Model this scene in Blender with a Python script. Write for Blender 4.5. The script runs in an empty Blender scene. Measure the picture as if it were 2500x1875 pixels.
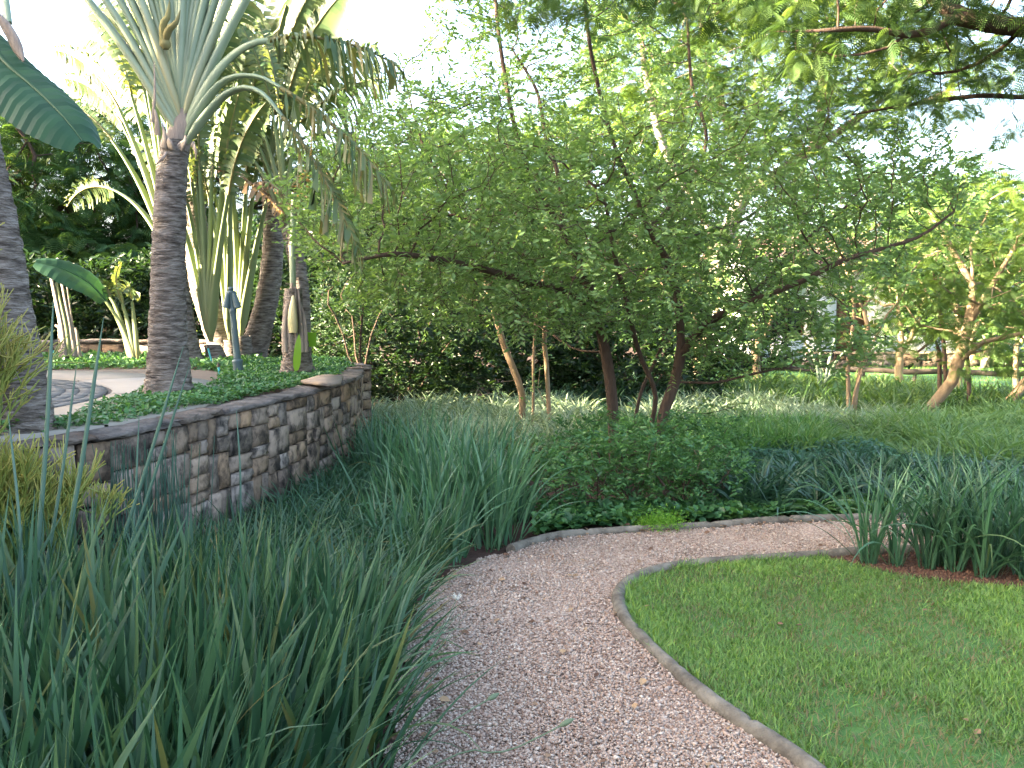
import bpy, math, random
import numpy as np
from mathutils import Vector, kdtree

R = math.radians
rng = np.random.default_rng(7)
random.seed(7)
scene = bpy.context.scene
col = scene.collection

# ------------------------------------------------------------------ camera, sky, sun, exposure
CAM_Z, FPX, HORIZON = 1.6, 2165.0, 770.0
PITCH = math.atan((937.5 - HORIZON) / FPX)
cam = bpy.data.cameras.new('camera')
cam.lens = 36.0 * FPX / 2500.0
cam.sensor_width = 36.0
cam.clip_start, cam.clip_end = 0.05, 1000
cam_ob = bpy.data.objects.new('camera', cam)
cam_ob.location = (0, 0, CAM_Z)
cam_ob.rotation_euler = (math.pi / 2 - PITCH, 0, 0)
col.objects.link(cam_ob)
scene.camera = cam_ob

SUN_EL = R(17)
SUN_TRAVEL = np.array([0.965, 0.262])          # the light travels to the right and slightly away
sky_rot = math.atan2(-SUN_TRAVEL[0], -SUN_TRAVEL[1])
world = bpy.data.worlds.new('World')
scene.world = world
world.use_nodes = True
wn = world.node_tree.nodes
sky = wn.new('ShaderNodeTexSky')
sky.sky_type = 'NISHITA'
sky.sun_disc = False
sky.sun_elevation = SUN_EL
sky.sun_rotation = sky_rot
sky.air_density, sky.dust_density, sky.ozone_density = 0.8, 5.0, 0.3
wn['Background'].inputs['Strength'].default_value = 0.10
world.node_tree.links.new(sky.outputs[0], wn['Background'].inputs['Color'])

sun = bpy.data.lights.new('sun', 'SUN')
sun.energy, sun.angle, sun.color = 5.0, R(0.6), (1.0, 0.83, 0.58)
sun_ob = bpy.data.objects.new('sun', sun)
sd = Vector((SUN_TRAVEL[0] * math.cos(SUN_EL), SUN_TRAVEL[1] * math.cos(SUN_EL), -math.sin(SUN_EL)))
sun_ob.rotation_euler = sd.to_track_quat('-Z', 'Y').to_euler()
sun_ob.location = (-20, -5, 12)
col.objects.link(sun_ob)

vs = scene.view_settings
vs.view_transform, vs.look, vs.gamma, vs.use_curve_mapping = 'Standard', 'None', 1.0, False
vs.exposure = 4.15
cy = scene.cycles
cy.max_bounces, cy.diffuse_bounces, cy.glossy_bounces = 5, 2, 2
cy.transmission_bounces, cy.transparent_max_bounces = 4, 4
cy.caustics_reflective = cy.caustics_refractive = False
cy.use_adaptive_sampling = False
cy.sample_clamp_indirect = 0.2
cy.use_denoising = True

# ------------------------------------------------------------------ picture to place helpers
_cp, _sp = math.cos(PITCH), math.sin(PITCH)
def ray(px, py):
    a, b = (px - 1250.0) / FPX, -(py - 937.5) / FPX
    return np.array([a, _cp + b * _sp, -_sp + b * _cp])
def G(px, py, z=0.0):                            # the point of the level z seen there
    d = ray(px, py)
    k = (z - CAM_Z) / d[2]
    return np.array([d[0] * k, d[1] * k, z])
def D(px, py, y):                                # the point at depth y seen there
    d = ray(px, py)
    k = y / d[1]
    return np.array([d[0] * k, y, CAM_Z + d[2] * k])
def DL(pts):
    return [D(*p) for p in pts]

# ------------------------------------------------------------------ mesh helpers
class MB:
    def __init__(self):
        self.V, self.F, self.var, self.M, self.n = [], [], [], [], 0
    def add(self, v, f, var=0.0, mat=0):
        v = np.asarray(v, float).reshape(-1, 3)
        f = np.asarray(f, np.int64)
        self.V.append(v)
        self.F.append(f + self.n)
        self.var.append(np.broadcast_to(np.asarray(var, float), (len(v),)))
        self.M.append(np.full(len(f), mat, np.int32))
        self.n += len(v)
        return self
    def tube(self, pts, rad, sides=6, var=0.0, mat=0, cap=True, flat=1.0, ref=None):
        P = np.asarray(pts, float); n = len(P)
        r = np.broadcast_to(np.asarray(rad, float), (n,))
        T = np.gradient(P, axis=0)
        T /= np.linalg.norm(T, axis=1, keepdims=True) + 1e-9
        if ref is None:
            ref = np.array([0.31, 0.9, 0.27]) if abs(T[:, 2]).mean() > 0.6 else np.array([0.1, 0.05, 1.0])
        A = np.cross(T, ref); A /= np.linalg.norm(A, axis=1, keepdims=True) + 1e-9
        B = np.cross(T, A)
        a = np.arange(sides) * 2 * np.pi / sides
        v = P[:, None] + r[:, None, None] * (np.cos(a)[None, :, None] * A[:, None] + flat * np.sin(a)[None, :, None] * B[:, None])
        i = np.arange(n - 1)[:, None] * sides; j = np.arange(sides)[None]; k = (j + 1) % sides
        f = np.stack([i + j, i + k, i + sides + k, i + sides + j], -1).reshape(-1, 4)
        vv = np.repeat(np.broadcast_to(np.asarray(var, float), (n,)), sides)
        self.add(v.reshape(-1, 3), f, vv, mat)
        if cap:
            for e, P0 in ((0, P[0]), (n - 1, P[-1])):
                ring = v[e]
                vv2 = np.vstack([ring, P0[None]])
                q = np.arange(sides)
                ff = np.stack([q, (q + 1) % sides, np.full(sides, sides)], -1)
                if e == 0: ff = ff[:, ::-1]
                self.add(vv2, ff, float(np.asarray(vv).mean()), mat)
        return self
    def box(self, c, s, rz=0.0, var=0.0, mat=0, tilt=None):
        x, y, z = np.asarray(s, float) / 2
        v = np.array([[a, b, d] for a in (-x, x) for b in (-y, y) for d in (-z, z)])
        if tilt is not None:
            v = v @ np.array(tilt).T
        co, si = math.cos(rz), math.sin(rz)
        v = np.stack([v[:, 0] * co - v[:, 1] * si, v[:, 0] * si + v[:, 1] * co, v[:, 2]], -1) + np.asarray(c, float)
        f = [[0, 1, 3, 2], [4, 6, 7, 5], [0, 4, 5, 1], [2, 3, 7, 6], [0, 2, 6, 4], [1, 5, 7, 3]]
        return self.add(v, f, var, mat)
    def inst(self, tv, tf, pos, d, up, scale, var=0.0, mat=0, tvar=None):
        pos = np.asarray(pos, float); N = len(pos)
        if N == 0: return self
        d = d / (np.linalg.norm(d, axis=1, keepdims=True) + 1e-9)
        z = up - (up * d).sum(1, keepdims=True) * d
        z /= np.linalg.norm(z, axis=1, keepdims=True) + 1e-9
        y = np.cross(z, d)
        s = np.asarray(scale, float)
        if s.ndim == 1: s = np.repeat(s[:, None], 3, 1)
        t = tv[None] * s[:, None]
        v = pos[:, None] + t[..., 0:1] * d[:, None] + t[..., 1:2] * y[:, None] + t[..., 2:3] * z[:, None]
        m = len(tv)
        f = (tf[None] + (np.arange(N) * m)[:, None, None]).reshape(-1, tf.shape[1])
        vr = np.repeat(np.broadcast_to(np.asarray(var, float), (N,)), m)
        if tvar is not None: vr = vr + np.tile(tvar, N)
        return self.add(v.reshape(-1, 3), f, vr, mat)
    def build(self, name, mats, parent=None, smooth=False, kind=None, label=None, cat=None, group=None):
        me = bpy.data.meshes.new(name)
        V = np.vstack(self.V)
        me.vertices.add(len(V)); me.vertices.foreach_set('co', V.astype(np.float32).ravel())
        idx = np.concatenate([f.ravel() for f in self.F])
        cnt = np.concatenate([np.full(len(f), f.shape[1]) for f in self.F])
        me.loops.add(len(idx)); me.loops.foreach_set('vertex_index', idx.astype(np.int32))
        st = np.concatenate([[0], np.cumsum(cnt)[:-1]])
        me.polygons.add(len(cnt))
        me.polygons.foreach_set('loop_start', st.astype(np.int32))
        me.polygons.foreach_set('loop_total', cnt.astype(np.int32))
        mats = mats if isinstance(mats, (list, tuple)) else [mats]
        for m in mats: me.materials.append(m)
        me.polygons.foreach_set('material_index', np.concatenate(self.M))
        if smooth: me.polygons.foreach_set('use_smooth', np.ones(len(cnt), bool))
        at = me.attributes.new('var', 'FLOAT', 'POINT')
        at.data.foreach_set('value', np.concatenate(self.var).astype(np.float32))
        me.update(calc_edges=True)
        o = bpy.data.objects.new(name, me)
        col.objects.link(o)
        if parent is not None: o.parent = parent
        return tag(o, label, cat, group, kind)

def tag(o, label=None, cat=None, group=None, kind=None):
    if label: o['label'] = label
    if cat: o['category'] = cat
    if group: o['group'] = group
    if kind: o['kind'] = kind
    return o
def thing(name, label, cat, loc=(0, 0, 0), group=None):
    o = bpy.data.objects.new(name, None)
    o.empty_display_size = 0.1
    col.objects.link(o)
    o.location = (0, 0, 0)
    return tag(o, label, cat, group)

def rnd(n, a=0.0, b=1.0): return rng.uniform(a, b, n)
def unit(n):
    v = rng.normal(size=(n, 3))
    return v / np.linalg.norm(v, axis=1, keepdims=True)
def smoothpath(pts, n):
    P = np.asarray(pts, float)
    if len(P) < 3:
        t = np.linspace(0, 1, n)[:, None]
        return P[0] * (1 - t) + P[-1] * t
    s = np.concatenate([[0], np.cumsum(np.linalg.norm(np.diff(P, axis=0), axis=1))])
    E = np.vstack([2 * P[0] - P[1], P, 2 * P[-1] - P[-2]])
    out = []
    for u in np.linspace(0, s[-1], n):
        i = min(max(np.searchsorted(s, u) - 1, 0), len(P) - 2)
        t = (u - s[i]) / (s[i + 1] - s[i] + 1e-9)
        a, b, c, d = E[i], E[i + 1], E[i + 2], E[i + 3]
        out.append(0.5 * (2 * b + (c - a) * t + (2 * a - 5 * b + 4 * c - d) * t * t + (3 * b - a - 3 * c + d) * t ** 3))
    return np.array(out)
def inpoly(P, poly):
    x, y = P[:, 0], P[:, 1]
    q = np.asarray(poly)[:, :2]; r = np.roll(q, -1, 0)
    c = np.zeros(len(P), bool)
    for (x1, y1), (x2, y2) in zip(q, r):
        if y1 == y2: continue
        c ^= ((y1 > y) != (y2 > y)) & (x < (x2 - x1) * (y - y1) / (y2 - y1) + x1)
    return c
def scatter(poly, n, near=False):
    q = np.asarray(poly)[:, :2]
    lo, hi = q.min(0), q.max(0)
    out = []; tot = 0
    while tot < n:
        p = rng.uniform(lo, hi, (n, 2))
        p = p[inpoly(p, q)]
        out.append(p); tot += len(p)
    return np.vstack(out)[:n]
def noise2(x, y, s=1.0, seed=0):
    r = np.random.default_rng(seed + 100)
    v = 0
    for k in range(7):
        a = r.uniform(0, 6.28); f = s * r.uniform(0.6, 2.2); p = r.uniform(0, 6.28)
        v = v + np.sin((x * math.cos(a) + y * math.sin(a)) * f + p + 1.3 * np.sin((y * math.cos(a) - x * math.sin(a)) * f * 0.7 + p * 2))
    return v / 7 * 1.6

# ------------------------------------------------------------------ materials
def nodes(name):
    m = bpy.data.materials.new(name)
    m.use_nodes = True
    nt = m.node_tree
    return m, nt, nt.nodes, nt.links, nt.nodes['Principled BSDF']
def ramp(n, cols, pos=None):
    r = n.new('ShaderNodeValToRGB')
    e = r.color_ramp.elements
    pos = pos or [i / (len(cols) - 1) for i in range(len(cols))]
    while len(e) < len(cols): e.new(0.5)
    for i, (c, p) in enumerate(zip(cols, pos)):
        e[i].position = p; e[i].color = (*c, 1)
    return r
def leaf_mat(name, cols, trans=0.35, rough=0.5, tcol=None, spec=0.35, pos=None, patch=0.0):
    m, nt, n, l, b = nodes(name)
    a = n.new('ShaderNodeAttribute'); a.attribute_name = 'var'
    r = ramp(n, cols, pos)
    l.new(a.outputs['Fac'], r.inputs[0])
    src = r.outputs[0]
    if patch:
        tc = n.new('ShaderNodeTexCoord'); nz = n.new('ShaderNodeTexNoise')
        nz.inputs['Scale'].default_value = patch; nz.inputs['Detail'].default_value = 3
        l.new(tc.outputs['Object'], nz.inputs['Vector'])
        hv = n.new('ShaderNodeHueSaturation')
        mr = n.new('ShaderNodeMapRange'); mr.inputs[3].default_value = 0.65; mr.inputs[4].default_value = 1.35
        l.new(nz.outputs['Fac'], mr.inputs[0]); l.new(mr.outputs[0], hv.inputs['Value'])
        l.new(src, hv.inputs['Color']); src = hv.outputs[0]
    l.new(src, b.inputs['Base Color'])
    b.inputs['Roughness'].default_value = rough
    b.inputs['Specular IOR Level'].default_value = spec
    t = n.new('ShaderNodeBsdfTranslucent')
    mx = n.new('ShaderNodeMix'); mx.data_type = 'RGBA'; mx.blend_type = 'MULTIPLY'; mx.inputs[0].default_value = 1
    l.new(src, mx.inputs[6]); mx.inputs[7].default_value = (*(tcol or (1.75, 1.6, 0.75)), 1)
    l.new(mx.outputs[2], t.inputs['Color'])
    ms = n.new('ShaderNodeMixShader'); ms.inputs[0].default_value = trans
    l.new(b.outputs[0], ms.inputs[1]); l.new(t.outputs[0], ms.inputs[2])
    l.new(ms.outputs[0], n['Material Output'].inputs['Surface'])
    return m
def rough_mat(name, cols, scale=8.0, rough=0.85, bump=0.4, stretch=(1, 1, 1), pos=None, bscale=None, use_var=False, rand=0.0, detail=6, dist=0.02, spec=0.25):
    m, nt, n, l, b = nodes(name)
    tc = n.new('ShaderNodeTexCoord'); mp = n.new('ShaderNodeMapping')
    mp.inputs['Scale'].default_value = stretch
    l.new(tc.outputs['Object'], mp.inputs['Vector'])
    nz = n.new('ShaderNodeTexNoise'); nz.inputs['Scale'].default_value = scale; nz.inputs['Detail'].default_value = detail
    nz.inputs['Roughness'].default_value = 0.65
    l.new(mp.outputs[0], nz.inputs['Vector'])
    r = ramp(n, cols, pos)
    l.new(nz.outputs['Fac'], r.inputs[0])
    src = r.outputs[0]
    if rand:
        oi = n.new('ShaderNodeObjectInfo'); hv = n.new('ShaderNodeHueSaturation')
        mr = n.new('ShaderNodeMapRange'); mr.inputs[3].default_value = 1 - rand; mr.inputs[4].default_value = 1 + rand
        l.new(oi.outputs['Random'], mr.inputs[0]); l.new(mr.outputs[0], hv.inputs['Value'])
        m2 = n.new('ShaderNodeMath'); m2.operation = 'MULTIPLY_ADD'; m2.inputs[1].default_value = 37.7; m2.inputs[2].default_value = 0
        fr = n.new('ShaderNodeMath'); fr.operation = 'FRACT'
        l.new(oi.outputs['Random'], m2.inputs[0]); l.new(m2.outputs[0], fr.inputs[0])
        mr2 = n.new('ShaderNodeMapRange'); mr2.inputs[3].default_value = 0.75; mr2.inputs[4].default_value = 1.4
        l.new(fr.outputs[0], mr2.inputs[0]); l.new(mr2.outputs[0], hv.inputs['Saturation'])
        l.new(src, hv.inputs['Color']); src = hv.outputs[0]
        va = n.new('ShaderNodeVectorMath'); va.operation = 'ADD'
        sc = n.new('ShaderNodeVectorMath'); sc.operation = 'SCALE'; sc.inputs[0].default_value = (17, 31, 23)
        l.new(oi.outputs['Random'], sc.inputs['Scale']); l.new(tc.outputs['Object'], va.inputs[0]); l.new(sc.outputs[0], va.inputs[1])
        l.new(va.outputs[0], mp.inputs['Vector'])
    if use_var:
        a = n.new('ShaderNodeAttribute'); a.attribute_name = 'var'
        hv = n.new('ShaderNodeHueSaturation')
        mr = n.new('ShaderNodeMapRange'); mr.inputs[3].default_value = 0.7; mr.inputs[4].default_value = 1.3
        l.new(a.outputs['Fac'], mr.inputs[0]); l.new(mr.outputs[0], hv.inputs['Value'])
        l.new(src, hv.inputs['Color']); src = hv.outputs[0]
    l.new(src, b.inputs['Base Color'])
    b.inputs['Roughness'].default_value = rough
    b.inputs['Specular IOR Level'].default_value = spec
    nb = n.new('ShaderNodeTexNoise'); nb.inputs['Scale'].default_value = bscale or scale * 4; nb.inputs['Detail'].default_value = 5
    l.new(mp.outputs[0], nb.inputs['Vector'])
    bp = n.new('ShaderNodeBump'); bp.inputs['Strength'].default_value = bump; bp.inputs['Distance'].default_value = dist
    l.new(nb.outputs['Fac'], bp.inputs['Height']); l.new(bp.outputs[0], b.inputs['Normal'])
    return m
def gravel_mat(name):
    m, nt, n, l, b = nodes(name)
    tc = n.new('ShaderNodeTexCoord'); v = n.new('ShaderNodeTexVoronoi'); v.inputs['Scale'].default_value = 95
    l.new(tc.outputs['Object'], v.inputs['Vector'])
    sp = n.new('ShaderNodeSeparateColor'); l.new(v.outputs['Color'], sp.inputs[0])
    r = ramp(n, PEB); l.new(sp.outputs[0], r.inputs[0])
    nz = n.new('ShaderNodeTexNoise'); nz.inputs['Scale'].default_value = 1.3
    l.new(tc.outputs['Object'], nz.inputs['Vector'])
    hv = n.new('ShaderNodeHueSaturation'); mr = n.new('ShaderNodeMapRange'); mr.inputs[3].default_value = .75; mr.inputs[4].default_value = 1.2
    l.new(nz.outputs[0], mr.inputs[0]); l.new(mr.outputs[0], hv.inputs['Value']); l.new(r.outputs[0], hv.inputs['Color'])
    l.new(hv.outputs[0], b.inputs['Base Color']); b.inputs['Roughness'].default_value = .85
    bp = n.new('ShaderNodeBump'); bp.inputs['Strength'].default_value = 1; bp.inputs['Distance'].default_value = .008; bp.invert = True
    l.new(v.outputs['Distance'], bp.inputs['Height']); l.new(bp.outputs[0], b.inputs['Normal'])
    return m
PEB = [(.17, .11, .08), (.27, .19, .14), (.34, .25, .19), (.33, .27, .22), (.235, .15, .11), (.45, .38, .31), (.29, .225, .175)]
def var_mat(name, cols, rough=.8, pos=None, spec=.3):
    m, nt, n, l, b = nodes(name)
    a = n.new('ShaderNodeAttribute'); a.attribute_name = 'var'
    r = ramp(n, cols, pos); l.new(a.outputs['Fac'], r.inputs[0]); l.new(r.outputs[0], b.inputs['Base Color'])
    b.inputs['Roughness'].default_value = rough; b.inputs['Specular IOR Level'].default_value = spec
    return m

M = {}
M['soil'] = rough_mat('soil', [(.018, .011, .008), (.05, .028, .02), (.085, .05, .036)], 9, .95, .8, bscale=40)
M['red_soil'] = rough_mat('red_soil', [(.05, .022, .014), (.10, .045, .028), (.15, .075, .05)], 14, .95, 1.0, bscale=60)
M['gravel'] = gravel_mat('gravel')
M['pebble'] = var_mat('pebble', PEB, .75)
M['kerb'] = rough_mat('kerb_concrete', [(.045, .04, .032), (.105, .092, .072), (.15, .135, .108), (.2, .18, .145)], 9, .95, .9, bscale=45, dist=.012, pos=[.3, .45, .6, .8])
M['turf'] = rough_mat('turf', [(.03, .075, .02), (.055, .13, .03), (.085, .12, .04)], 5, .95, .6, bscale=120, dist=.01)
M['grass'] = leaf_mat('grass', [(.17, .12, .07), (.11, .15, .05), (.09, .185, .05), (.16, .28, .065), (.28, .37, .08)], .4, .5, pos=[0, .22, .4, .7, 1])
M['far_turf'] = rough_mat('far_turf', [(.04, .12, .05), (.06, .17, .06), (.09, .2, .06)], 2, .95, .5, bscale=60)
M['iris'] = leaf_mat('iris_leaf', [(.010, .036, .018), (.024, .066, .034), (.044, .104, .055), (.075, .13, .055), (.11, .115, .04), (.26, .2, .11)], .22, .45, pos=[0, .35, .62, .80, .92, 1], spec=.3, tcol=(1.4, 1.5, .8))
M['pale_iris'] = leaf_mat('pale_iris_leaf', [(.020, .064, .034), (.042, .108, .056), (.068, .155, .08), (.10, .185, .085), (.26, .22, .10)], .25, .42, pos=[0, .35, .7, .93, 1], spec=.38, tcol=(1.4, 1.5, .8))
M['dark_strap'] = leaf_mat('dark_strap_leaf', [(.014, .045, .026), (.03, .075, .042), (.055, .11, .066)], .2, .42, spec=.3, tcol=(1.3, 1.5, .8))
M['green_strap'] = leaf_mat('green_strap_leaf', [(.05, .13, .035), (.08, .19, .05), (.13, .25, .06)], .3, .4, spec=.5)
M['yellow_strap'] = leaf_mat('yellow_strap_leaf', [(.035, .08, .025), (.06, .12, .03), (.12, .17, .04)], .35, .45)
M['stripe'] = leaf_mat('striped_leaf', [(.045, .105, .04), (.12, .19, .10), (.42, .46, .34)], .22, .5, pos=[0, .36, .66])
M['mound'] = leaf_mat('mound_grass', [(.06, .13, .035), (.11, .2, .06), (.17, .26, .09), (.4, .44, .25)], .28, .5, pos=[0, .4, .8, 1])
M['teal_cover'] = leaf_mat('teal_cover_leaf', [(.04, .11, .065), (.065, .16, .095), (.10, .21, .12)], .25, .5)
M['creeper'] = leaf_mat('creeper_leaf', [(.035, .10, .035), (.06, .155, .05), (.09, .2, .065)], .25, .5)
M['tree_leaf'] = leaf_mat('tree_leaf', [(.065, .125, .040), (.11, .195, .066), (.15, .25, .09), (.19, .30, .10), (.34, .37, .07)], .42, .5, tcol=(1.55, 1.5, .8), pos=[0, .3, .65, .93, 1], spec=.45)
M['feather'] = leaf_mat('feather_leaf', [(.022, .060, .022), (.042, .10, .034), (.075, .145, .045), (.12, .19, .05)], .34, .5)
M['acacia'] = leaf_mat('acacia_leaf', [(.025, .062, .022), (.048, .10, .034), (.085, .15, .046), (.13, .2, .055)], .4, .5)
M['bright_feather'] = leaf_mat('bright_feather_leaf', [(.034, .075, .02), (.06, .118, .028), (.095, .16, .036), (.15, .21, .048)], .4, .5)
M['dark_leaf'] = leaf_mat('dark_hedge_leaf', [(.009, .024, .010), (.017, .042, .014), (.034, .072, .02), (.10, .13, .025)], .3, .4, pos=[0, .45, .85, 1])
M['grey_leaf'] = leaf_mat('grey_bush_leaf', [(.05, .085, .05), (.085, .13, .08), (.13, .18, .12)], .25, .5)
M['shrub_leaf'] = leaf_mat('shrub_leaf', [(.025, .075, .027), (.05, .135, .045), (.09, .19, .055), (.16, .23, .05)], .3, .42, pos=[0, .4, .85, 1])
M['lime_leaf'] = leaf_mat('lime_fern_leaf', [(.08, .2, .02), (.13, .3, .03), (.19, .36, .05)], .35, .5)
M['palm_leaf'] = leaf_mat('palm_leaf', [(.035, .078, .030), (.065, .112, .045), (.10, .14, .058), (.2, .175, .075)], .3, .45, spec=.35, tcol=(1.9, 1.5, .6))
M['dark_palm_leaf'] = leaf_mat('dark_palm_leaf', [(.010, .040, .018), (.018, .058, .026), (.03, .08, .034)], .18, .5, spec=.22)
M['dead_leaf'] = leaf_mat('dead_palm_leaf', [(.12, .07, .04), (.23, .15, .09), (.33, .24, .15)], .25, .7)
M['stalk'] = leaf_mat('palm_stalk', [(.10, .15, .085), (.19, .255, .165), (.29, .335, .22), (.36, .32, .16)], .05, .45, pos=[0, .4, .75, 1], spec=.4)
M['yellow_stalk'] = leaf_mat('yellow_stalk', [(.075, .11, .04), (.14, .18, .07), (.2, .22, .10), (.2, .15, .07)], .05, .5, pos=[0, .4, .75, 1], spec=.3)  # stalk colour with the yellow of sunlight on the grove mixed in
M['sheath'] = rough_mat('palm_sheath', [(.10, .075, .06), (.24, .2, .17), (.36, .31, .25)], 6, .8, .4, (7, 7, 1))
M['pencil'] = leaf_mat('pencil_stick', [(.06, .13, .05), (.12, .20, .06), (.24, .28, .06), (.42, .36, .10)], .12, .5, pos=[0, .4, .8, 1])
M['reed'] = leaf_mat('reed_stem', [(.028, .070, .048), (.05, .11, .075), (.085, .15, .11)], .05, .45)
M['bark'] = rough_mat('brown_bark', [(.032, .02, .014), (.075, .05, .037), (.13, .095, .075)], 9, .9, .7, (3, 3, .7))
M['tan_bark'] = rough_mat('tan_bark', [(.13, .085, .05), (.24, .17, .105), (.34, .26, .17)], 7, .9, .6, (3, 3, .8))
M['grey_bark'] = rough_mat('grey_bark', [(.10, .085, .07), (.2, .175, .145), (.3, .27, .23)], 6, .9, .6, (3, 3, .8))
M['palm_bark'] = rough_mat('palm_bark', [(.038, .03, .025), (.14, .115, .096), (.25, .215, .185), (.34, .305, .27)], 5, .92, 1.0, (1.6, 1.6, 8), bscale=14, dist=.03, pos=[.32, .46, .58, .75])
M['stone'] = rough_mat('wall_stone', [(.018, .015, .013), (.095, .073, .058), (.24, .182, .14), (.33, .25, .185)], 6, .92, .6, pos=[.34, .44, .54, .74], bscale=24, rand=.34, dist=.014)
M['mortar'] = rough_mat('wall_mortar', [(.016, .013, .012), (.04, .033, .028)], 10, .95, .5)
M['coping'] = rough_mat('coping_stone', [(.045, .038, .034), (.12, .098, .082), (.20, .165, .14)], 6, .92, .9, bscale=22, rand=.15, pos=[.3, .5, .72], stretch=(1.5, 1, 3))
M['slab'] = rough_mat('loose_slab', [(.16, .12, .09), (.25, .195, .15), (.31, .25, .2)], 5, .9, .5)
M['concrete'] = rough_mat('drive_concrete', [(.20, .175, .145), (.27, .24, .2), (.33, .295, .25)], 2.5, .9, .2, rand=.06)
M['cobble'] = rough_mat('drive_cobble', [(.10, .097, .09), (.145, .14, .13), (.19, .18, .165)], 11, .85, .5, use_var=True)
M['brown_paving'] = rough_mat('brown_paving', [(.07, .052, .042), (.125, .10, .08), (.18, .15, .12)], 4, .9, .5)
M['lamp_paint'] = rough_mat('lamp_paint', [(.05, .085, .095), (.065, .105, .115), (.09, .13, .135)], 12, .5, .1, spec=.5)
M['teal_pipe'] = rough_mat('teal_pipe', [(.07, .33, .36), (.09, .4, .42)], 8, .5, .05)
M['white_wall'] = rough_mat('white_wall', [(.66, .66, .68), (.74, .74, .75), (.8, .8, .8)], 1.5, .9, .15)
M['roof_tile'] = rough_mat('roof_tile', [(.12, .065, .05), (.19, .115, .09), (.26, .175, .14)], 3, .9, .3, use_var=True)
M['frame'] = rough_mat('window_frame', [(.10, .055, .035), (.15, .085, .055)], 6, .6, .1)
M['glass'] = rough_mat('window_glass', [(.02, .024, .028), (.035, .04, .045)], 1.5, .12, 0, spec=.6)
M['rail_wood'] = rough_mat('rail_wood', [(.05, .038, .03), (.1, .08, .065)], 8, .9, .5)
M['wire'] = rough_mat('fence_wire', [(.11, .13, .12), (.16, .18, .17)], 8, .6, 0)
M['litter'] = var_mat('leaf_litter', [(.05, .025, .015), (.13, .07, .04), (.22, .14, .08), (.3, .2, .11)])
M['flower'] = leaf_mat('white_petal', [(.75, .75, .68), (.8, .8, .75)], .3, .5, tcol=(1, 1, 1))
M['pink_flower'] = leaf_mat('pink_petal', [(.6, .2, .35), (.75, .35, .5)], .3, .5, tcol=(1, 1, 1))
M['bud'] = leaf_mat('seed_bud', [(.07, .11, .06), (.12, .15, .08)], .05, .6)

# ------------------------------------------------------------------ plant templates and growers
T_LEAF = np.array([[0, 0, 0], [.3, .19, .06], [.68, .16, .05], [1, 0, -.06], [.68, -.16, .05], [.3, -.19, .06]])
F_LEAF = np.array([[0, 3, 2, 1], [0, 5, 4, 3]])
T_WIDE = T_LEAF * np.array([1, 1.7, 1.2])
T_THIN = T_LEAF * np.array([1, .5, 1])
T_CHEAP = np.array([[0, 0, 0], [.5, .24, .08], [1, 0, -.05], [.5, -.24, .08]])
F_CHEAP = np.array([[0, 3, 2, 1]])
T_STICK = np.array([[0, 1, 0], [0, -.5, .87], [0, -.5, -.87], [1, .5, 0], [1, -.25, .43], [1, -.25, -.43]])
F_STICK = np.array([[0, 1, 4, 3], [1, 2, 5, 4], [2, 0, 3, 5]])
def pinnate(pairs, plen=.3, pw=.05, droop=.35):
    V, F = [], []
    def q(a):
        n0 = len(V); V.extend(a); F.append([n0, n0 + 1, n0 + 2, n0 + 3])
    def pt(t): return np.array([t * (1 - .12 * t), 0, -droop * t * t])
    for k in range(pairs):
        t = .12 + .88 * (k + .5) / pairs
        p = pt(t)
        ln = plen * math.sin(math.pi * (.16 + .76 * t)) + .05
        for s in (-1, 1):
            o = np.array([.35 * ln, s * ln, -.28 * ln])
            w = np.array([pw, -s * pw * .25, 0])
            q([p - w * .6, p + w * .6, p + o * .6 + w, p + o * .6 - w])
            q([p + o * .6 - w, p + o * .6 + w, p + o * 1.05 + np.array([.02, 0, -.05]), p + o + np.array([0, 0, -.04])])
    for k in range(3):
        a, b2 = pt(k / 3), pt((k + 1) / 3)
        q([a + [0, .006, 0], a - [0, .006, 0], b2 - [0, .004, 0], b2 + [0, .004, 0]])
    return np.array(V, float), np.array(F)
PIN9, PIN6 = pinnate(9, .3, .026), pinnate(7, .32, .038)

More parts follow.
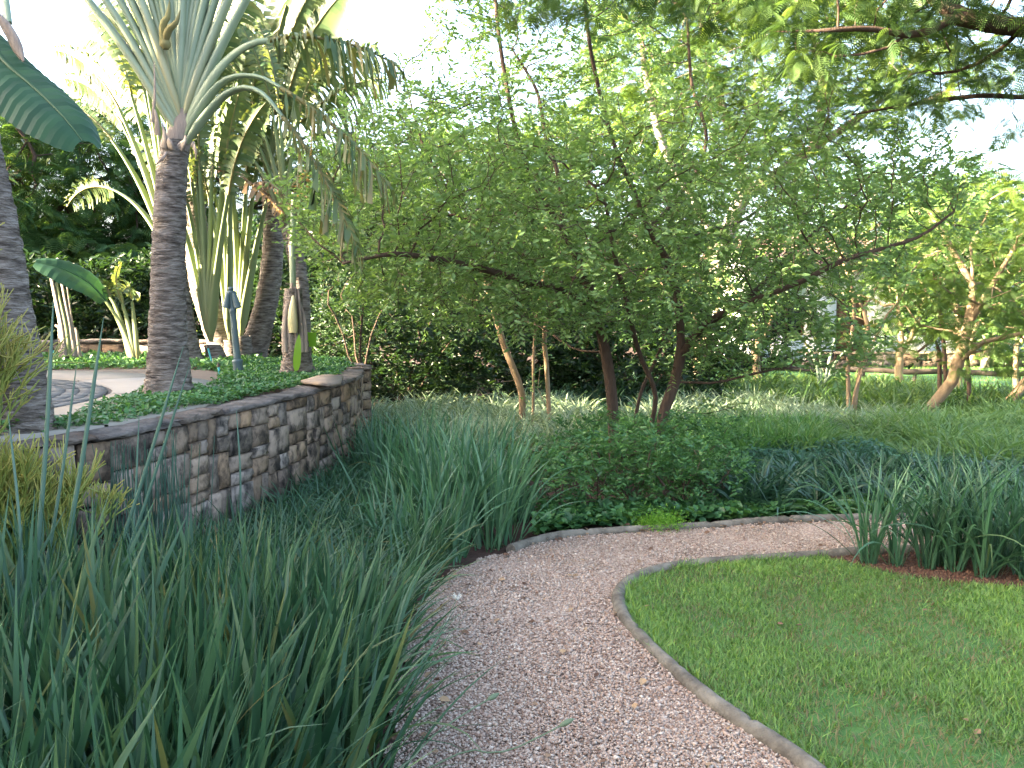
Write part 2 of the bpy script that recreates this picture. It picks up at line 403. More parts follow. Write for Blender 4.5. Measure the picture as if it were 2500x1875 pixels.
def blades(mb, base, az, lean, L, W, bend, segs=5, psi=None, var=0.5, keel=.18, mode='blade', mat=0, edge=0.0):
    N = len(base); t = np.linspace(0, 1, segs + 1)
    th = lean[:, None] + bend[:, None] * t[None] ** 1.6
    ds = (L / segs)[:, None]
    thm = (th[:, 1:] + th[:, :-1]) / 2
    h = np.concatenate([np.zeros((N, 1)), np.cumsum(np.sin(thm) * ds, 1)], 1)
    v = np.concatenate([np.zeros((N, 1)), np.cumsum(np.cos(thm) * ds, 1)], 1)
    H = np.stack([np.cos(az), np.sin(az), np.zeros(N)], -1)
    P = base[:, None] + h[..., None] * H[:, None] + v[..., None] * np.array([0, 0, 1.0])
    Tn = np.sin(th)[..., None] * H[:, None] + np.cos(th)[..., None] * np.array([0, 0, 1.0])
    S = np.stack([-np.sin(az), np.cos(az), np.zeros(N)], -1)[:, None] * np.ones((1, segs + 1, 1))
    Nn = np.cross(Tn, S)
    psi = np.zeros(N) if psi is None else psi
    ps = psi[:, None] * (1 + .5 * t[None])
    Sd = np.cos(ps)[..., None] * S + np.sin(ps)[..., None] * Nn
    Nd = -np.sin(ps)[..., None] * S + np.cos(ps)[..., None] * Nn
    prof = np.minimum(1, .55 + t * 1.6) * np.clip(1 - t ** 2.6, 0.02, 1)
    w = (W[:, None] * prof[None] / 2)[..., None]
    vr = np.broadcast_to(np.asarray(var, float), (N,))
    if keel > 0:
        vv = np.stack([P - Sd * w, P + Nd * w * keel * 2, P + Sd * w], 2); c = 3
        vv_var = np.stack([vr + edge, vr, vr + edge], -1)[:, None].repeat(segs + 1, 1)
    else:
        vv = np.stack([P - Sd * w, P + Sd * w], 2); c = 2
        vv_var = np.stack([vr, vr], -1)[:, None].repeat(segs + 1, 1)
    m = (segs + 1) * c
    i = (np.arange(N) * m)[:, None, None, None]
    s = (np.arange(segs) * c)[None, :, None, None]
    k = np.arange(c - 1)[None, None, :, None]
    f = i + s + k + np.array([0, 1, c + 1, c])[None, None, None]
    mb.add(vv.reshape(-1, 3), f.reshape(-1, 4), vv_var.reshape(-1), mat)

def grow(lines, attr, step=.2, infl=1.0, kill=.3, iters=70, tropism=(0, 0, .0)):
    pos, par = [], []
    for ln in lines:                              # ln: (points, index of the parent line or None)
        pts = ln
        start = -1
        if pos:
            d = np.linalg.norm(np.array(pos) - pts[0], axis=1)
            start = int(d.argmin())
            if d[start] > .6: start = -1
        n = max(2, int(np.linalg.norm(np.diff(pts, axis=0), axis=1).sum() / step))
        for q in smoothpath(pts, n)[(1 if start >= 0 else 0):]:
            pos.append(q); par.append(start); start = len(pos) - 1
    nl = len(pos)
    A = np.asarray(attr, float)
    trop = np.array(tropism)
    for it in range(iters):
        if len(A) == 0: break
        kd = kdtree.KDTree(len(pos))
        for i, p in enumerate(pos): kd.insert(p, i)
        kd.balance()
        near = [kd.find(a) for a in A]
        ids = np.array([q[1] for q in near]); ds = np.array([q[2] for q in near])
        ok = ds < infl * (3 if it < 6 else 1.6 if it < 20 else 1)
        if not ok.any(): break
        acc = {}
        for i, a in zip(ids[ok], A[ok]):
            d = a - pos[i]; d /= np.linalg.norm(d) + 1e-9
            acc.setdefault(int(i), []).append(d)
        new = 0
        for i, dl in acc.items():
            d = np.mean(dl, 0) + rng.normal(size=3) * .16 + trop
            q = np.linalg.norm(d)
            if q < 1e-3: continue
            np_ = pos[i] + d / q * step
            pos.append(np_); par.append(i); new += 1
        if not new: break
        P2 = np.array(pos[-new:])
        dm = np.min(np.linalg.norm(A[:, None] - P2[None], axis=2), 1) if len(A) * new < 4e6 else ds
        A = A[dm > kill]
    return np.array(pos), np.array(par), nl
def thicken(pos, par, tip=.004, e=2.3, base=None):
    n = len(pos); acc = np.zeros(n)
    for i in range(n - 1, -1, -1):
        if acc[i] == 0: acc[i] = tip ** e
        if par[i] >= 0: acc[par[i]] += acc[i]
    r = acc ** (1 / e)
    if base: 
        k = base / r.max()
        r = tip + (r - tip) * (base - tip) / (r.max() - tip)
    return r
def wood(mb, pos, par, r, rmin=0.0, big=8):
    n = len(pos); ch = [[] for _ in range(n)]
    for i in range(n):
        if par[i] >= 0: ch[par[i]].append(i)
    starts = [i for i in range(n) if par[i] < 0]
    st = [(i, None) for i in starts]
    while st:
        i, frm = st.pop()
        pts = [] if frm is None else [pos[frm]]
        rr = [] if frm is None else [r[i]]
        cur = i
        while True:
            pts.append(pos[cur]); rr.append(r[cur])
            c = ch[cur]
            if not c: break
            k = max(c, key=lambda q: r[q])
            for q in c:
                if q != k: st.append((q, cur))
            cur = k
        if rr[0] < rmin or len(pts) < 2: continue
        s = big if rr[0] > .03 else 5 if rr[0] > .012 else 3
        mb.tube(pts, rr, s, var=.5, cap=False)

def foliage(mb, tips, dirs, per, leaves, size, tmpl, spread=.18, var=(.2, .9), up=.8, droop=.0, stick=None, wmb=None, back=.0):
    n = len(tips) * per
    p = np.repeat(tips, per, 0) + rng.normal(size=(n, 3)) * .03
    d = np.repeat(dirs, per, 0) * .7 + unit(n) * .9 + np.array([0, 0, .1 - droop])
    d /= np.linalg.norm(d, axis=1, keepdims=True)
    ln = rnd(n, .6, 1.3) * spread
    if wmb is not None:
        wmb.inst(T_STICK, F_STICK, p, d, unit(n), np.stack([ln, np.full(n, stick), np.full(n, stick)], -1), .5)
    tv = np.repeat(rnd(n), leaves)
    j = np.tile(np.arange(leaves), n)
    P = np.repeat(p, leaves, 0); Dd = np.repeat(d, leaves, 0); Ln = np.repeat(ln, leaves)
    m = len(P)
    side = np.cross(Dd, np.array([0, 0, 1.0])); side /= np.linalg.norm(side, axis=1, keepdims=True) + 1e-6
    sg = np.where(j % 2 == 0, 1.0, -1.0)[:, None]
    pp = P + Dd * (Ln * (j + .6) / leaves)[:, None]
    ld = Dd * .7 + side * sg * .9 + unit(m) * .45 + np.array([0, 0, -droop])
    un = np.array([0, 0, 1.0]) * up + unit(m) * .75
    vv = np.clip(var[0] + (var[1] - var[0]) * (.55 * tv + .45 * rnd(m)), 0, 1)
    mb.inst(tmpl[0], tmpl[1], pp, ld, un, size * rnd(m, .65, 1.25), vv)

def ell(n, c, r, shell=.5, zmin=None, zcut=None):
    u = unit(n) * (rnd(n) ** (1 / 3) * (1 - shell) + shell * rnd(n, .75, 1.0))[:, None]
    p = np.asarray(c) + u * np.asarray(r)
    if zmin is not None: p = p[p[:, 2] > zmin]
    return p

def tree(name, label, cat, lines, attr, bark, leafm, base=.12, step=.25, infl=1.2, kill=.35, per=2, leaves=6, size=.06, tmpl=(T_LEAF, F_LEAF),
         spread=.2, tipr=.012, tip=.004, rmin=0.0, up=.8, droop=0.0, var=(.2, .9), sticks=None, group=None, iters=70, extra=None, trop=(0, 0, 0), maxtips=None):
    root = thing(name, label, cat, group=group)
    pos, par, nl = grow(lines, attr, step, infl, kill, iters, trop)
    r = thicken(pos, par, tip, 2.2, base)
    w = MB(); wood(w, pos, par, r, rmin)
    c = MB()
    dirs = np.where((par >= 0)[:, None], pos - pos[np.maximum(par, 0)], np.array([0, 0, 1.0]))
    dirs = dirs / (np.linalg.norm(dirs, axis=1, keepdims=True) + 1e-9)
    ti = np.where((r < tipr) & (np.arange(len(pos)) >= nl * 0))[0]
    if maxtips and len(ti) > maxtips: ti = rng.choice(ti, maxtips, False)
    foliage(c, pos[ti], dirs[ti], per, leaves, size, tmpl, spread, var, up, droop, sticks, w if sticks else None)
    if extra: extra(w, c, pos, r)
    w.build('trunk', bark, root, True)
    c.build('crown', leafm, root)
    return root, len(ti), len(pos)
STAT = []

# ------------------------------------------------------------------ ground, path, lawn
def sheet(name, poly, z, mat, kind='structure', thick=None, parent=None):
    P = np.array([[p[0], p[1], z] for p in poly])
    me = bpy.data.meshes.new(name)
    if thick is None:
        me.from_pydata(P.tolist(), [], [list(range(len(P)))])
    else:
        n = len(P)
        Q = P.copy(); Q[:, 2] -= thick
        fs = [list(range(n))] + [[i, i + n, (i + 1) % n + n, (i + 1) % n] for i in range(n)]
        me.from_pydata(np.vstack([P, Q]).tolist(), [], fs)
    me.materials.append(mat)
    import bmesh
    bm = bmesh.new(); bm.from_mesh(me)
    bmesh.ops.recalc_face_normals(bm, faces=bm.faces[:])
    if thick is None and bm.faces[:] and list(bm.faces)[0].normal.z < 0:
        bmesh.ops.reverse_faces(bm, faces=bm.faces[:])
    bmesh.ops.triangulate(bm, faces=[f for f in bm.faces if len(f.verts) > 4])
    bm.to_mesh(me); bm.free()
    o = bpy.data.objects.new(name, me); col.objects.link(o)
    if parent is not None: o.parent = parent
    return tag(o, kind=kind)

sheet('ground', [(-200, -200), (200, -200), (200, 300), (-200, 300)], 0.0, M['soil'])

inner_px = [(2150, 2040), (1960, 1880), (1850, 1803), (1760, 1738), (1660, 1660), (1580, 1588), (1532, 1528), (1512, 1480), (1514, 1452), (1534, 1430),
            (1575, 1411), (1640, 1394), (1705, 1385), (1800, 1377), (1900, 1371), (2010, 1363), (2250, 1352), (2700, 1345)]
inner = smoothpath([G(*p) for p in inner_px], 90)
outer_px = [(2700, 1268), (2300, 1268), (2080, 1272), (1900, 1279), (1760, 1290), (1650, 1297), (1550, 1302), (1450, 1309), (1350, 1321), (1290, 1336), (1245, 1352)]
outer = smoothpath([G(*p) for p in outer_px], 70)
left_px = [(1245, 1352), (1170, 1372), (1100, 1405), (1055, 1440), (1015, 1500), (985, 1580), (965, 1700), (950, 1880), (930, 2100)]
left = smoothpath([G(*p) for p in left_px], 40)
left[:, 0] += .03 * np.sin(np.arange(40) * 1.7) + .02 * np.sin(np.arange(40) * 3.1)
path_poly = np.vstack([inner, outer, left[1:]])
sheet('gravel_path', path_poly, 0.012, M['gravel'])

# loose pebbles of the path
vis = scatter(path_poly, 260000)
ok = (vis[:, 1] > 2.6) & (vis[:, 1] < 8) & (np.abs(vis[:, 0]) < vis[:, 1] * .62 + .2)
keep = rnd(len(vis)) < np.clip(1.5 - vis[:, 1] / 5.5, .25, 1)
vis = vis[ok & keep][:85000]
NP = len(vis)
T_PEB = np.array([[1, 0, .1], [.1, 1, -.1], [-1, .1, 0], [0, -1, .1], [.1, .1, .8], [0, -.1, -.8]])
F_PEB = np.array([[0, 1, 4], [1, 2, 4], [2, 3, 4], [3, 0, 4], [1, 0, 5], [2, 1, 5], [3, 2, 5], [0, 3, 5]])
mb = MB()
sz = rnd(NP, .0040, .0085) * (1 + .7 * (rnd(NP) < .07))
jit = rng.normal(size=(NP, 2))
mb.inst(T_PEB, F_PEB, np.column_stack([vis, np.clip(.013 + rnd(NP, 0, .008) + .006 * noise2(vis[:, 0], vis[:, 1], 4.0, 9), .010, .04)]), unit(NP) * [1, 1, .35], np.array([0, 0, 1.0]) + unit(NP) * .45,
        np.stack([sz * rnd(NP, .9, 1.5), sz, sz * rnd(NP, .6, 1)], -1), np.clip(rnd(NP) + .18 * noise2(vis[:, 0], vis[:, 1], 1.2, 3), 0, 1))
mb.build('gravel', M['pebble'], kind='stuff', label='pinkish brown gravel covering the curved garden path', cat='gravel')

# rounded concrete kerbs
def kerb(name, line, r, flat, z, wob=.006, joints=.83):
    P = np.array(line); n = len(P)
    s = np.concatenate([[0], np.cumsum(np.linalg.norm(np.diff(P, axis=0), axis=1))])
    u = np.arange(0, s[-1], .03)
    Q = np.stack([np.interp(u, s, P[:, k]) for k in range(3)], -1)
    Q[:, 2] = z
    Q[:, 0] += wob * np.sin(u * 5.1); Q[:, 1] += wob * np.sin(u * 4.3 + 1)
    rad = r * (1 + .10 * noise2(u, u * 0, 9, 5) + .07 * np.sin(u * 3.1) + rng.normal(size=len(u)) * .025)
    ph = np.mod(u + .13 * np.sin(u * 2.3), joints)
    rad = rad * np.where(ph < .031, .70, 1.0) * np.where(rnd(len(u)) < .04, .9, 1)
    m = MB(); m.tube(Q, rad, 14, var=.5, flat=flat)
    return m.build(name, M['kerb'], smooth=True, kind='structure')
kerb('kerb', inner, .035, 1.0, .024)
kerb('kerb', outer, .036, 1.0, .024)

# lawn inside the bend
bed_front = [G(*p) for p in [(2010, 1368), (2060, 1376), (2130, 1394), (2220, 1412), (2330, 1428), (2450, 1440), (2700, 1455)]]
lawn_poly = np.vstack([inner[:74][inner[:74, 0] < G(2010, 1363)[0]], np.array(bed_front), [[4.6, 2.0, 0], [inner[0][0], 1.6, 0]]])
sheet('lawn', lawn_poly, 0.010, M['turf'])
g = scatter(lawn_poly, 190000)
g = g[(g[:, 1] > 2.5) & (g[:, 0] < g[:, 1] * .62 + .1)]
pn = noise2(g[:, 0], g[:, 1], 1.7, 11); pn2 = noise2(g[:, 0], g[:, 1], 5.0, 12)
bare = np.clip((-pn * .7 - pn2 * .8 - .08) * 2.4, 0, 1) * np.clip(1.7 - (g[:, 1] - 2.6) * .42, .22, 1)
g_keep = rnd(len(g)) > bare * .75
g, pn, pn2, bare = g[g_keep][:100000], pn[g_keep][:100000], pn2[g_keep][:100000], bare[g_keep][:100000]
NG = len(g)
mb = MB()
dry = rnd(NG) < (.025 + .4 * bare)
v = np.clip(.47 + .25 * pn + .14 * pn2 + .10 * (g[:, 1] - 4) + rng.normal(size=NG) * .19, .24, 1)  # yellower with distance: the sunny far end is put into the blade colour
v[dry] = rnd(int(dry.sum()), 0, .16)
blades(mb, np.column_stack([g, np.full(NG, .01)]), rnd(NG, 0, 6.28), rnd(NG, .15, 1.05), rnd(NG, .02, .06) * (1 + .25 * pn), rnd(NG, .0035, .007), rnd(NG, .1, .9), 2, rnd(NG, -.6, .6), v, 0)
mb.build('lawn_grass', M['grass'], kind='stuff', label='short green lawn inside the bend of the gravel path', cat='grass')
# longer tufts creeping over the kerb
q = inner[:76]; idx = rng.integers(0, 75, 2600); tt = rnd(2600)
q = q[idx] * (1 - tt)[:, None] + q[idx + 1] * tt[:, None]
nrm = np.gradient(inner[:76], axis=0)[idx]; nrm /= np.linalg.norm(nrm, axis=1, keepdims=True)
q = q[:, :2] + np.stack([nrm[:, 1], -nrm[:, 0]], -1) * rnd(2600, .03, .08)[:, None] * 1.0
clus = noise2(q[:, 0], q[:, 1], 9, 51) > -.1
q = q[clus & inpoly(q, lawn_poly)]; n = len(q)
mb = MB()
blades(mb, np.column_stack([q, np.full(n, .012)]), rnd(n, 0, 6.28), rnd(n, .1, 1.0), rnd(n, .04, .095), rnd(n, .0035, .006), rnd(n, .2, 1.2), 3, rnd(n, -.6, .6), np.clip(.5 + rng.normal(size=n) * .2, .2, 1), 0)
mb.build('edge_grass', M['grass'], kind='stuff', label='longer grass tufts creeping against the lawn kerb', cat='grass')
# dry leaves and crumbs on lawn and path edge
mb = MB()
lp = np.vstack([scatter(lawn_poly, 16), scatter(path_poly, 130), left[rng.integers(8, 40, 120)][:, :2] + rng.normal(size=(120, 2)) * .12, outer[rng.integers(30, 70, 160)][:, :2] + rng.normal(size=(160, 2)) * .07])
k = len(lp)
mb.inst(T_WIDE, F_LEAF, np.column_stack([lp, np.full(k, .035)]), unit(k) * [1, 1, .2], np.array([0, 0, 1.]) + unit(k) * .5, rnd(k, .018, .05), rnd(k))
mb.build('leaf_litter', M['litter'], kind='stuff', label='dry brown leaves and scraps scattered along the lawn and path edges', cat='leaf litter')

# bare red soil under the leaf clump
kr = inner[inner[:, 0] > G(1990, 1363)[0]]
sheet('soil_bed', np.vstack([np.array(bed_front), [[4.6, 5.9, 0]], kr[::-1]]), 0.016, M['red_soil'])
mb = MB()
bp = scatter(np.vstack([np.array(bed_front), kr[::-1]]), 2600)
k = len(bp)
mb.inst(T_PEB, F_PEB, np.column_stack([bp, np.full(k, .018)]), unit(k), unit(k), rnd(k, .004, .016), rnd(k, 0, .25))
mb.build('soil_crumbs', M['litter'], kind='stuff', label='crumbly reddish soil under the arching leaf clumps', cat='soil')

# ------------------------------------------------------------------ terrace, drive and the stone wall
TZ = .98
front_px = [(-260, 1180), (-90, 1130), (41, 1097), (150, 1085), (260, 1072), (407, 1043), (508, 1019), (630, 993), (752, 962), (834, 938), (872, 922), (880, 906)]
front = [G(*p, .94) for p in front_px]
front += [np.array([-1.75, 10.8, .94]), np.array([-2.15, 11.8, .94]), np.array([-2.9, 12.7, .94]), np.array([-3.9, 13.2, .94])]
front = smoothpath(front, 260)
back_wall = smoothpath([np.array([-3.9, 13.2, .94]), np.array([-5.1, 13.4, .94]), np.array([-6.4, 13.3, .94]), np.array([-8.5, 12.9, .94]), np.array([-14, 12, .94])], 60)
terrace_poly = np.vstack([front[:, :2] + [-.05, 0], back_wall[1:, :2], [[-60, 12], [-60, front[0][1]]]])
sheet('terrace', np.column_stack([terrace_poly, np.zeros(len(terrace_poly))]), TZ - .02, M['soil'])

def resample(P, step):
    s = np.concatenate([[0], np.cumsum(np.linalg.norm(np.diff(P, axis=0), axis=1))])
    return s, s[-1]
fs, FL = resample(front, .1)
def wall_pt(u, z, out):
    x = np.interp(u, fs, front[:, 0]); y = np.interp(u, fs, front[:, 1])
    e = .06
    tx = np.interp(u + e, fs, front[:, 0]) - np.interp(u - e, fs, front[:, 0])
    ty = np.interp(u + e, fs, front[:, 1]) - np.interp(u - e, fs, front[:, 1])
    q = np.sqrt(tx * tx + ty * ty) + 1e-9
    nx, ny = ty / q, -tx / q                       # out of the terrace
    return np.stack([x + nx * out, y + ny * out, z + 0 * x], -1)
wall = thing('retaining_wall', 'curving retaining wall of rough squared brown stones edging the raised terrace', 'wall')
core = MB()
us = np.linspace(0, FL, 160)
a, b_ = wall_pt(us, -.05, -.02), wall_pt(us, .94, -.02)
c_, d_ = wall_pt(us, -.05, -.26), wall_pt(us, .94, -.26)
n = len(us); i = np.arange(n - 1)
core.add(np.vstack([a, b_, c_, d_]), np.vstack([np.stack([i, i + 1, i + 1 + n, i + n], -1), np.stack([i + n, i + n + 1, i + 3 * n + 1, i + 3 * n], -1), np.stack([i + 2 * n, i + 3 * n, i + 3 * n + 1, i + 2 * n + 1], -1)]), .5)
core.build('mortar', M['mortar'], wall)
stones = []
u = 0.25
while u < FL - 2.6:
    pw = random.uniform(.24, .44)
    z = 0.02
    while z < .93:
        h = random.choice([.10, .12, .15, .18, .21, .25])
        if .94 - z - h < .07: h = .935 - z
        k = random.choice([1, 1, 2, 2]) if h < .17 else random.choice([1, 2, 2])
        cuts = sorted([0, 1] + [(q + 1 + random.uniform(-.22, .22)) / k for q in range(k - 1)])
        for q in range(k):
            if h > .15 and random.random() < .3 and (cuts[q + 1] - cuts[q]) * pw > .16:
                hm = h * random.uniform(.4, .6)
                stones.append((u + pw * cuts[q], u + pw * cuts[q + 1], z, z + hm)); stones.append((u + pw * cuts[q], u + pw * cuts[q + 1], z + hm, z + h))
            else:
                stones.append((u + pw * cuts[q], u + pw * cuts[q + 1], z, z + h))
        z += h
    u += pw
stones.sort(key=lambda s: s[0])
for (u0, u1, z0, z1) in stones[:298]:
    gap = random.uniform(.005, .009)
    gu = np.linspace(u0 + gap, u1 - gap, 4); gz = np.linspace(z0 + gap, z1 - gap, 4)
    bul = random.uniform(.004, .018)
    V = []
    for jj, zz in enumerate(gz):
        for ii, uu in enumerate(gu):
            inn = (0 < ii < 3) + (0 < jj < 3)
            o = .012 + (bul if inn == 2 else bul * .95 if inn == 1 else bul * .8) + random.uniform(-.007, .012)
            V.append(wall_pt(np.array([uu + random.uniform(-.004, .004)]), zz + random.uniform(-.003, .003), o)[0])
    for uu, zz in ((gu[0], gz[0]), (gu[-1], gz[0]), (gu[-1], gz[-1]), (gu[0], gz[-1])):
        V.append(wall_pt(np.array([uu]), zz, -.03)[0])
    F = [[r * 4 + c, r * 4 + c + 1, r * 4 + c + 5, r * 4 + c + 4] for r in range(3) for c in range(3)]
    m = MB().add(V, F, .5)
    for (p, q, e0, e1) in (([0, 1, 2, 3], None, 16, 17), ([3, 7, 11, 15], None, 17, 18), ([15, 14, 13, 12], None, 18, 19), ([12, 8, 4, 0], None, 19, 16)):
        off = 0
        for k in range(3):
            if k == 0: m.F.append(np.array([[p[0], e0, p[1]]])); m.M.append(np.zeros(1, np.int32))
            if k == 1: m.F.append(np.array([[p[1], e0, e1, p[2]]])); m.M.append(np.zeros(1, np.int32))
            if k == 2: m.F.append(np.array([[p[2], e1, p[3]]])); m.M.append(np.zeros(1, np.int32))
    m.build('stone', M['stone'], wall)
# coping slabs
def coping(parent, ptf, U0, U1, w_in, w_out, z0, th, nm='coping_stone', lmin=.45, lmax=.85):
    u = U0
    while u < U1 - .1:
        L = min(random.uniform(lmin, lmax), U1 - u)
        nu = max(3, int(L / .09))
        uu = np.linspace(u + .007, u + L - .007, nu + 1)
        rows = []
        tilt = random.uniform(-.006, .006); lift = random.uniform(-.006, .008)
        for (o, zz, wob) in ((w_out - .012, z0, .012), (w_out, z0 + th * .5, .018), (w_out - .02, z0 + th, .014), (.33 * w_out + .67 * -w_in, z0 + th + .006, .008), (-w_in + .02, z0 + th, .012), (-w_in, z0, .01)):
            oo = o + rng.normal(size=nu + 1) * wob
            rows.append(ptf(uu, zz + lift + tilt * np.linspace(-1, 1, nu + 1) + rng.normal(size=nu + 1) * .004, oo))
        V = np.vstack(rows); nn = nu + 1
        F = [[r * nn + c, r * nn + c + 1, (r + 1) * nn + c + 1, (r + 1) * nn + c] for r in range(5) for c in range(nu)]
        m = MB().add(V, F, .5)
        for e in (0, nu):
            m.F.append(np.array([[e, nn + e, 4 * nn + e, 5 * nn + e]])); m.F.append(np.array([[nn + e, 2 * nn + e, 3 * nn + e, 4 * nn + e]]))
            m.M += [np.zeros(1, np.int32)] * 2
        m.build(nm, M['coping'], parent)
        u += L
coping(wall, wall_pt, 0, FL - .3, .22, .05, .943, .036)

# low back wall of the terrace
bs, BLn = resample(back_wall, .1)
def back_pt(u, z, out):
    x = np.interp(u, bs, back_wall[:, 0]); y = np.interp(u, bs, back_wall[:, 1])
    return np.stack([x, y - out, z + 0 * x], -1)
bw = thing('low_wall', 'low pinkish stone wall behind the drive, below the dark hedge', 'wall')
m = MB()
for k in range(12):
    pass
us = np.linspace(0, BLn, 40)
for (o0, o1, z0, z1) in ((.0, -.2, TZ - .1, TZ + .2),):
    P = [back_pt(us, z0, o0), back_pt(us, z1, o0), back_pt(us, z1, o1), back_pt(us, z0, o1)]
    n = len(us); i = np.arange(n - 1)
    m.add(np.vstack(P), np.vstack([np.stack([i + k * n, i + 1 + k * n, i + 1 + (k + 1) * n, i + (k + 1) * n], -1) for k in range(3)]), .5)
m.build('mortar', M['slab'], bw)
u = 0
while u < BLn - .5:
    L = random.uniform(.4, .6)
    p = back_pt(np.array([u + L / 2]), TZ + .085, .012)[0]
    q = back_pt(np.array([u, u + L]), 0, 0)
    MB().box(p, (L - .02, .04, .2), math.atan2(q[1][1] - q[0][1], q[1][0] - q[0][0])).build('stone', M['stone'], bw)
    u += L
coping(bw, back_pt, 0, BLn, .24, .05, TZ + .2, .05, lmin=.6, lmax=1.1)

# loose flat slab lying on the wall
c = (G(732, 931, 1.02) + G(834, 938, 1.02) + G(770, 918, 1.02) + G(820, 921, 1.02)) / 4
m = MB()
P = np.array([G(734, 932, 1.02), G(800, 939, 1.02), G(832, 934, 1.02), G(838, 920, 1.02), G(800, 916, 1.02), G(778, 919, 1.02)])
P[:, 2] = 1.004
Q = P.copy(); Q[:, 2] = 1.032
m.add(np.vstack([P, Q]), [[6, 7, 8, 9], [6, 9, 10, 11]], .5)
m.F.append(np.array([[i, (i + 1) % 6, (i + 1) % 6 + 6, i + 6] for i in range(6)])); m.M.append(np.zeros(6, np.int32))
m.F.append(np.array([[0, 3, 2, 1], [0, 5, 4, 3]])); m.M.append(np.zeros(2, np.int32))
m.build('stone_slab', M['slab'], label='loose flat pale stone slab lying on top of the curving wall', cat='stone slab')

# drive: cobbled circle, pale concrete band, brown paving beyond
drive_out = smoothpath([G(*p, TZ) for p in [(-300, 1075), (-60, 1050), (120, 1028), (200, 1012), (290, 985), (350, 960), (420, 938), (500, 942), (545, 925), (550, 912), (505, 903), (430, 900)]], 60)
drive_poly = np.vstack([drive_out[:, :2], [G(300, 900, TZ)[:2], G(90, 903, TZ)[:2], G(-200, 905, TZ)[:2], [-25, 10], [-25, 4.5]]])
sheet('drive_paving', drive_poly, TZ - .006, M['brown_paving'])
def circ(p, q, r):
    A = 2 * np.array([q - p, r - p]); return np.linalg.solve(A, np.array([q @ q - p @ p, r @ r - p @ p]))
e_r = G(250, 942, TZ)[:2]
cc = circ(e_r, G(110, 1004, TZ)[:2], G(90, 925, TZ)[:2])
RC = float(np.linalg.norm(e_r - cc))
band = thing('drive_band', 'pale concrete band curving round the grey cobbled circle of the drive', 'paving')
nseg = 9
for k in range(nseg):
    a0, a1 = R(-150 + k * 300 / nseg) + .004, R(-150 + (k + 1) * 300 / nseg) - .004
    aa = np.linspace(a0, a1, 9)
    wdt = .92
    ri, ro = RC + .01, RC + wdt
    P = np.vstack([np.column_stack([cc[0] + ri * np.cos(aa), cc[1] + ri * np.sin(aa), np.full(9, TZ + .012)]), np.column_stack([cc[0] + ro * np.cos(aa), cc[1] + ro * np.sin(aa), np.full(9, TZ + .012)])])
    Q = P.copy(); Q[:, 2] -= .03
    i = np.arange(8)
    m = MB().add(np.vstack([P, Q]), np.vstack([np.stack([i, i + 9, i + 10, i + 1], -1), np.stack([i + 9, i + 27, i + 28, i + 10], -1), np.stack([i, i + 1, i + 19, i + 18], -1)]), .5)
    m.build('concrete_slab', M['concrete'], band)
mb = MB()
r = RC - .03
while r > .15:
    nb = max(6, int(2 * math.pi * r / .105)); rr = .1
    off = random.uniform(0, 6)
    aa = off + np.arange(nb) * 2 * np.pi / nb
    for a in aa:
        mb.box((cc[0] + (r - .05) * math.cos(a), cc[1] + (r - .05) * math.sin(a), TZ - .004 + random.uniform(-.004, .004)), (.096, 2 * math.pi * (r - .05) / nb - .007, .03), a, random.random())
    r -= .104
mb.build('cobbles', M['cobble'], kind='stuff', label='grey cobbles laid in rings inside the pale drive band', cat='cobbles')

# ------------------------------------------------------------------ traveller's palms on the terrace
S_ = .85                                          # terrace plants: measured depths and sizes
D0 = D
def D(px, py, y): return D0(px, py, y * S_)
def palm_trunk(root, pts, r0, r1, rings=110, name='trunk', flare=.35):
    P = smoothpath(pts, rings); r0 *= S_; r1 *= S_
    t = np.linspace(0, 1, rings)
    r = r0 * (1 - t) + r1 * t + r0 * flare * np.exp(-t * 9)
    sides = 22
    a = np.arange(sides) * 2 * np.pi / sides
    ph = rnd(1, 0, 9)[0]
    s = t * np.linalg.norm(np.diff(P, axis=0), axis=1).sum()
    V = []
    for k in range(rings):
        saw = np.mod(s[k] * 12 + .8 * math.sin(s[k] * 5.3 + ph) + .5 * math.sin(s[k] * 13.1) + .5 * np.sin(a * 2 + ph) + .35 * np.sin(a * 5 + s[k] * 7), 1.0)
        rr = r[k] * (1 + .085 * (saw - .5) + .03 * noise2(a * 2, np.full(sides, s[k] * 5), 2.0, 4) + rng.normal(size=sides) * .018)
        V.append(np.stack([P[k, 0] + rr * np.cos(a), P[k, 1] + rr * np.sin(a), P[k, 2] + 0 * a], -1))
    i = np.arange(rings - 1)[:, None] * sides; j = np.arange(sides)[None]; q = (j + 1) % sides
    m = MB().add(np.vstack(V), np.stack([i + j, i + q, i + sides + q, i + sides + j], -1).reshape(-1, 4), .5)
    return m.build(name, M['palm_bark'], root, True)

def leaf_curve(p0, az, a0, a1, L, n, off=0.0, power=1.5):
    """a stalk in the vertical plane of azimuth az; angle from upright goes a0 to a1"""
    t = np.linspace(0, 1, n)
    th = a0 + (a1 - a0) * t ** power
    u = np.array([math.cos(az), math.sin(az), 0]); w = np.array([-math.sin(az), math.cos(az), 0])
    ds = L / (n - 1); P = [np.asarray(p0, float)]
    for k in range(n - 1):
        P.append(P[-1] + ds * (math.sin(th[k]) * u + math.cos(th[k]) * np.array([0, 0, 1.0]) + off * w))
    return np.array(P), th[-1]

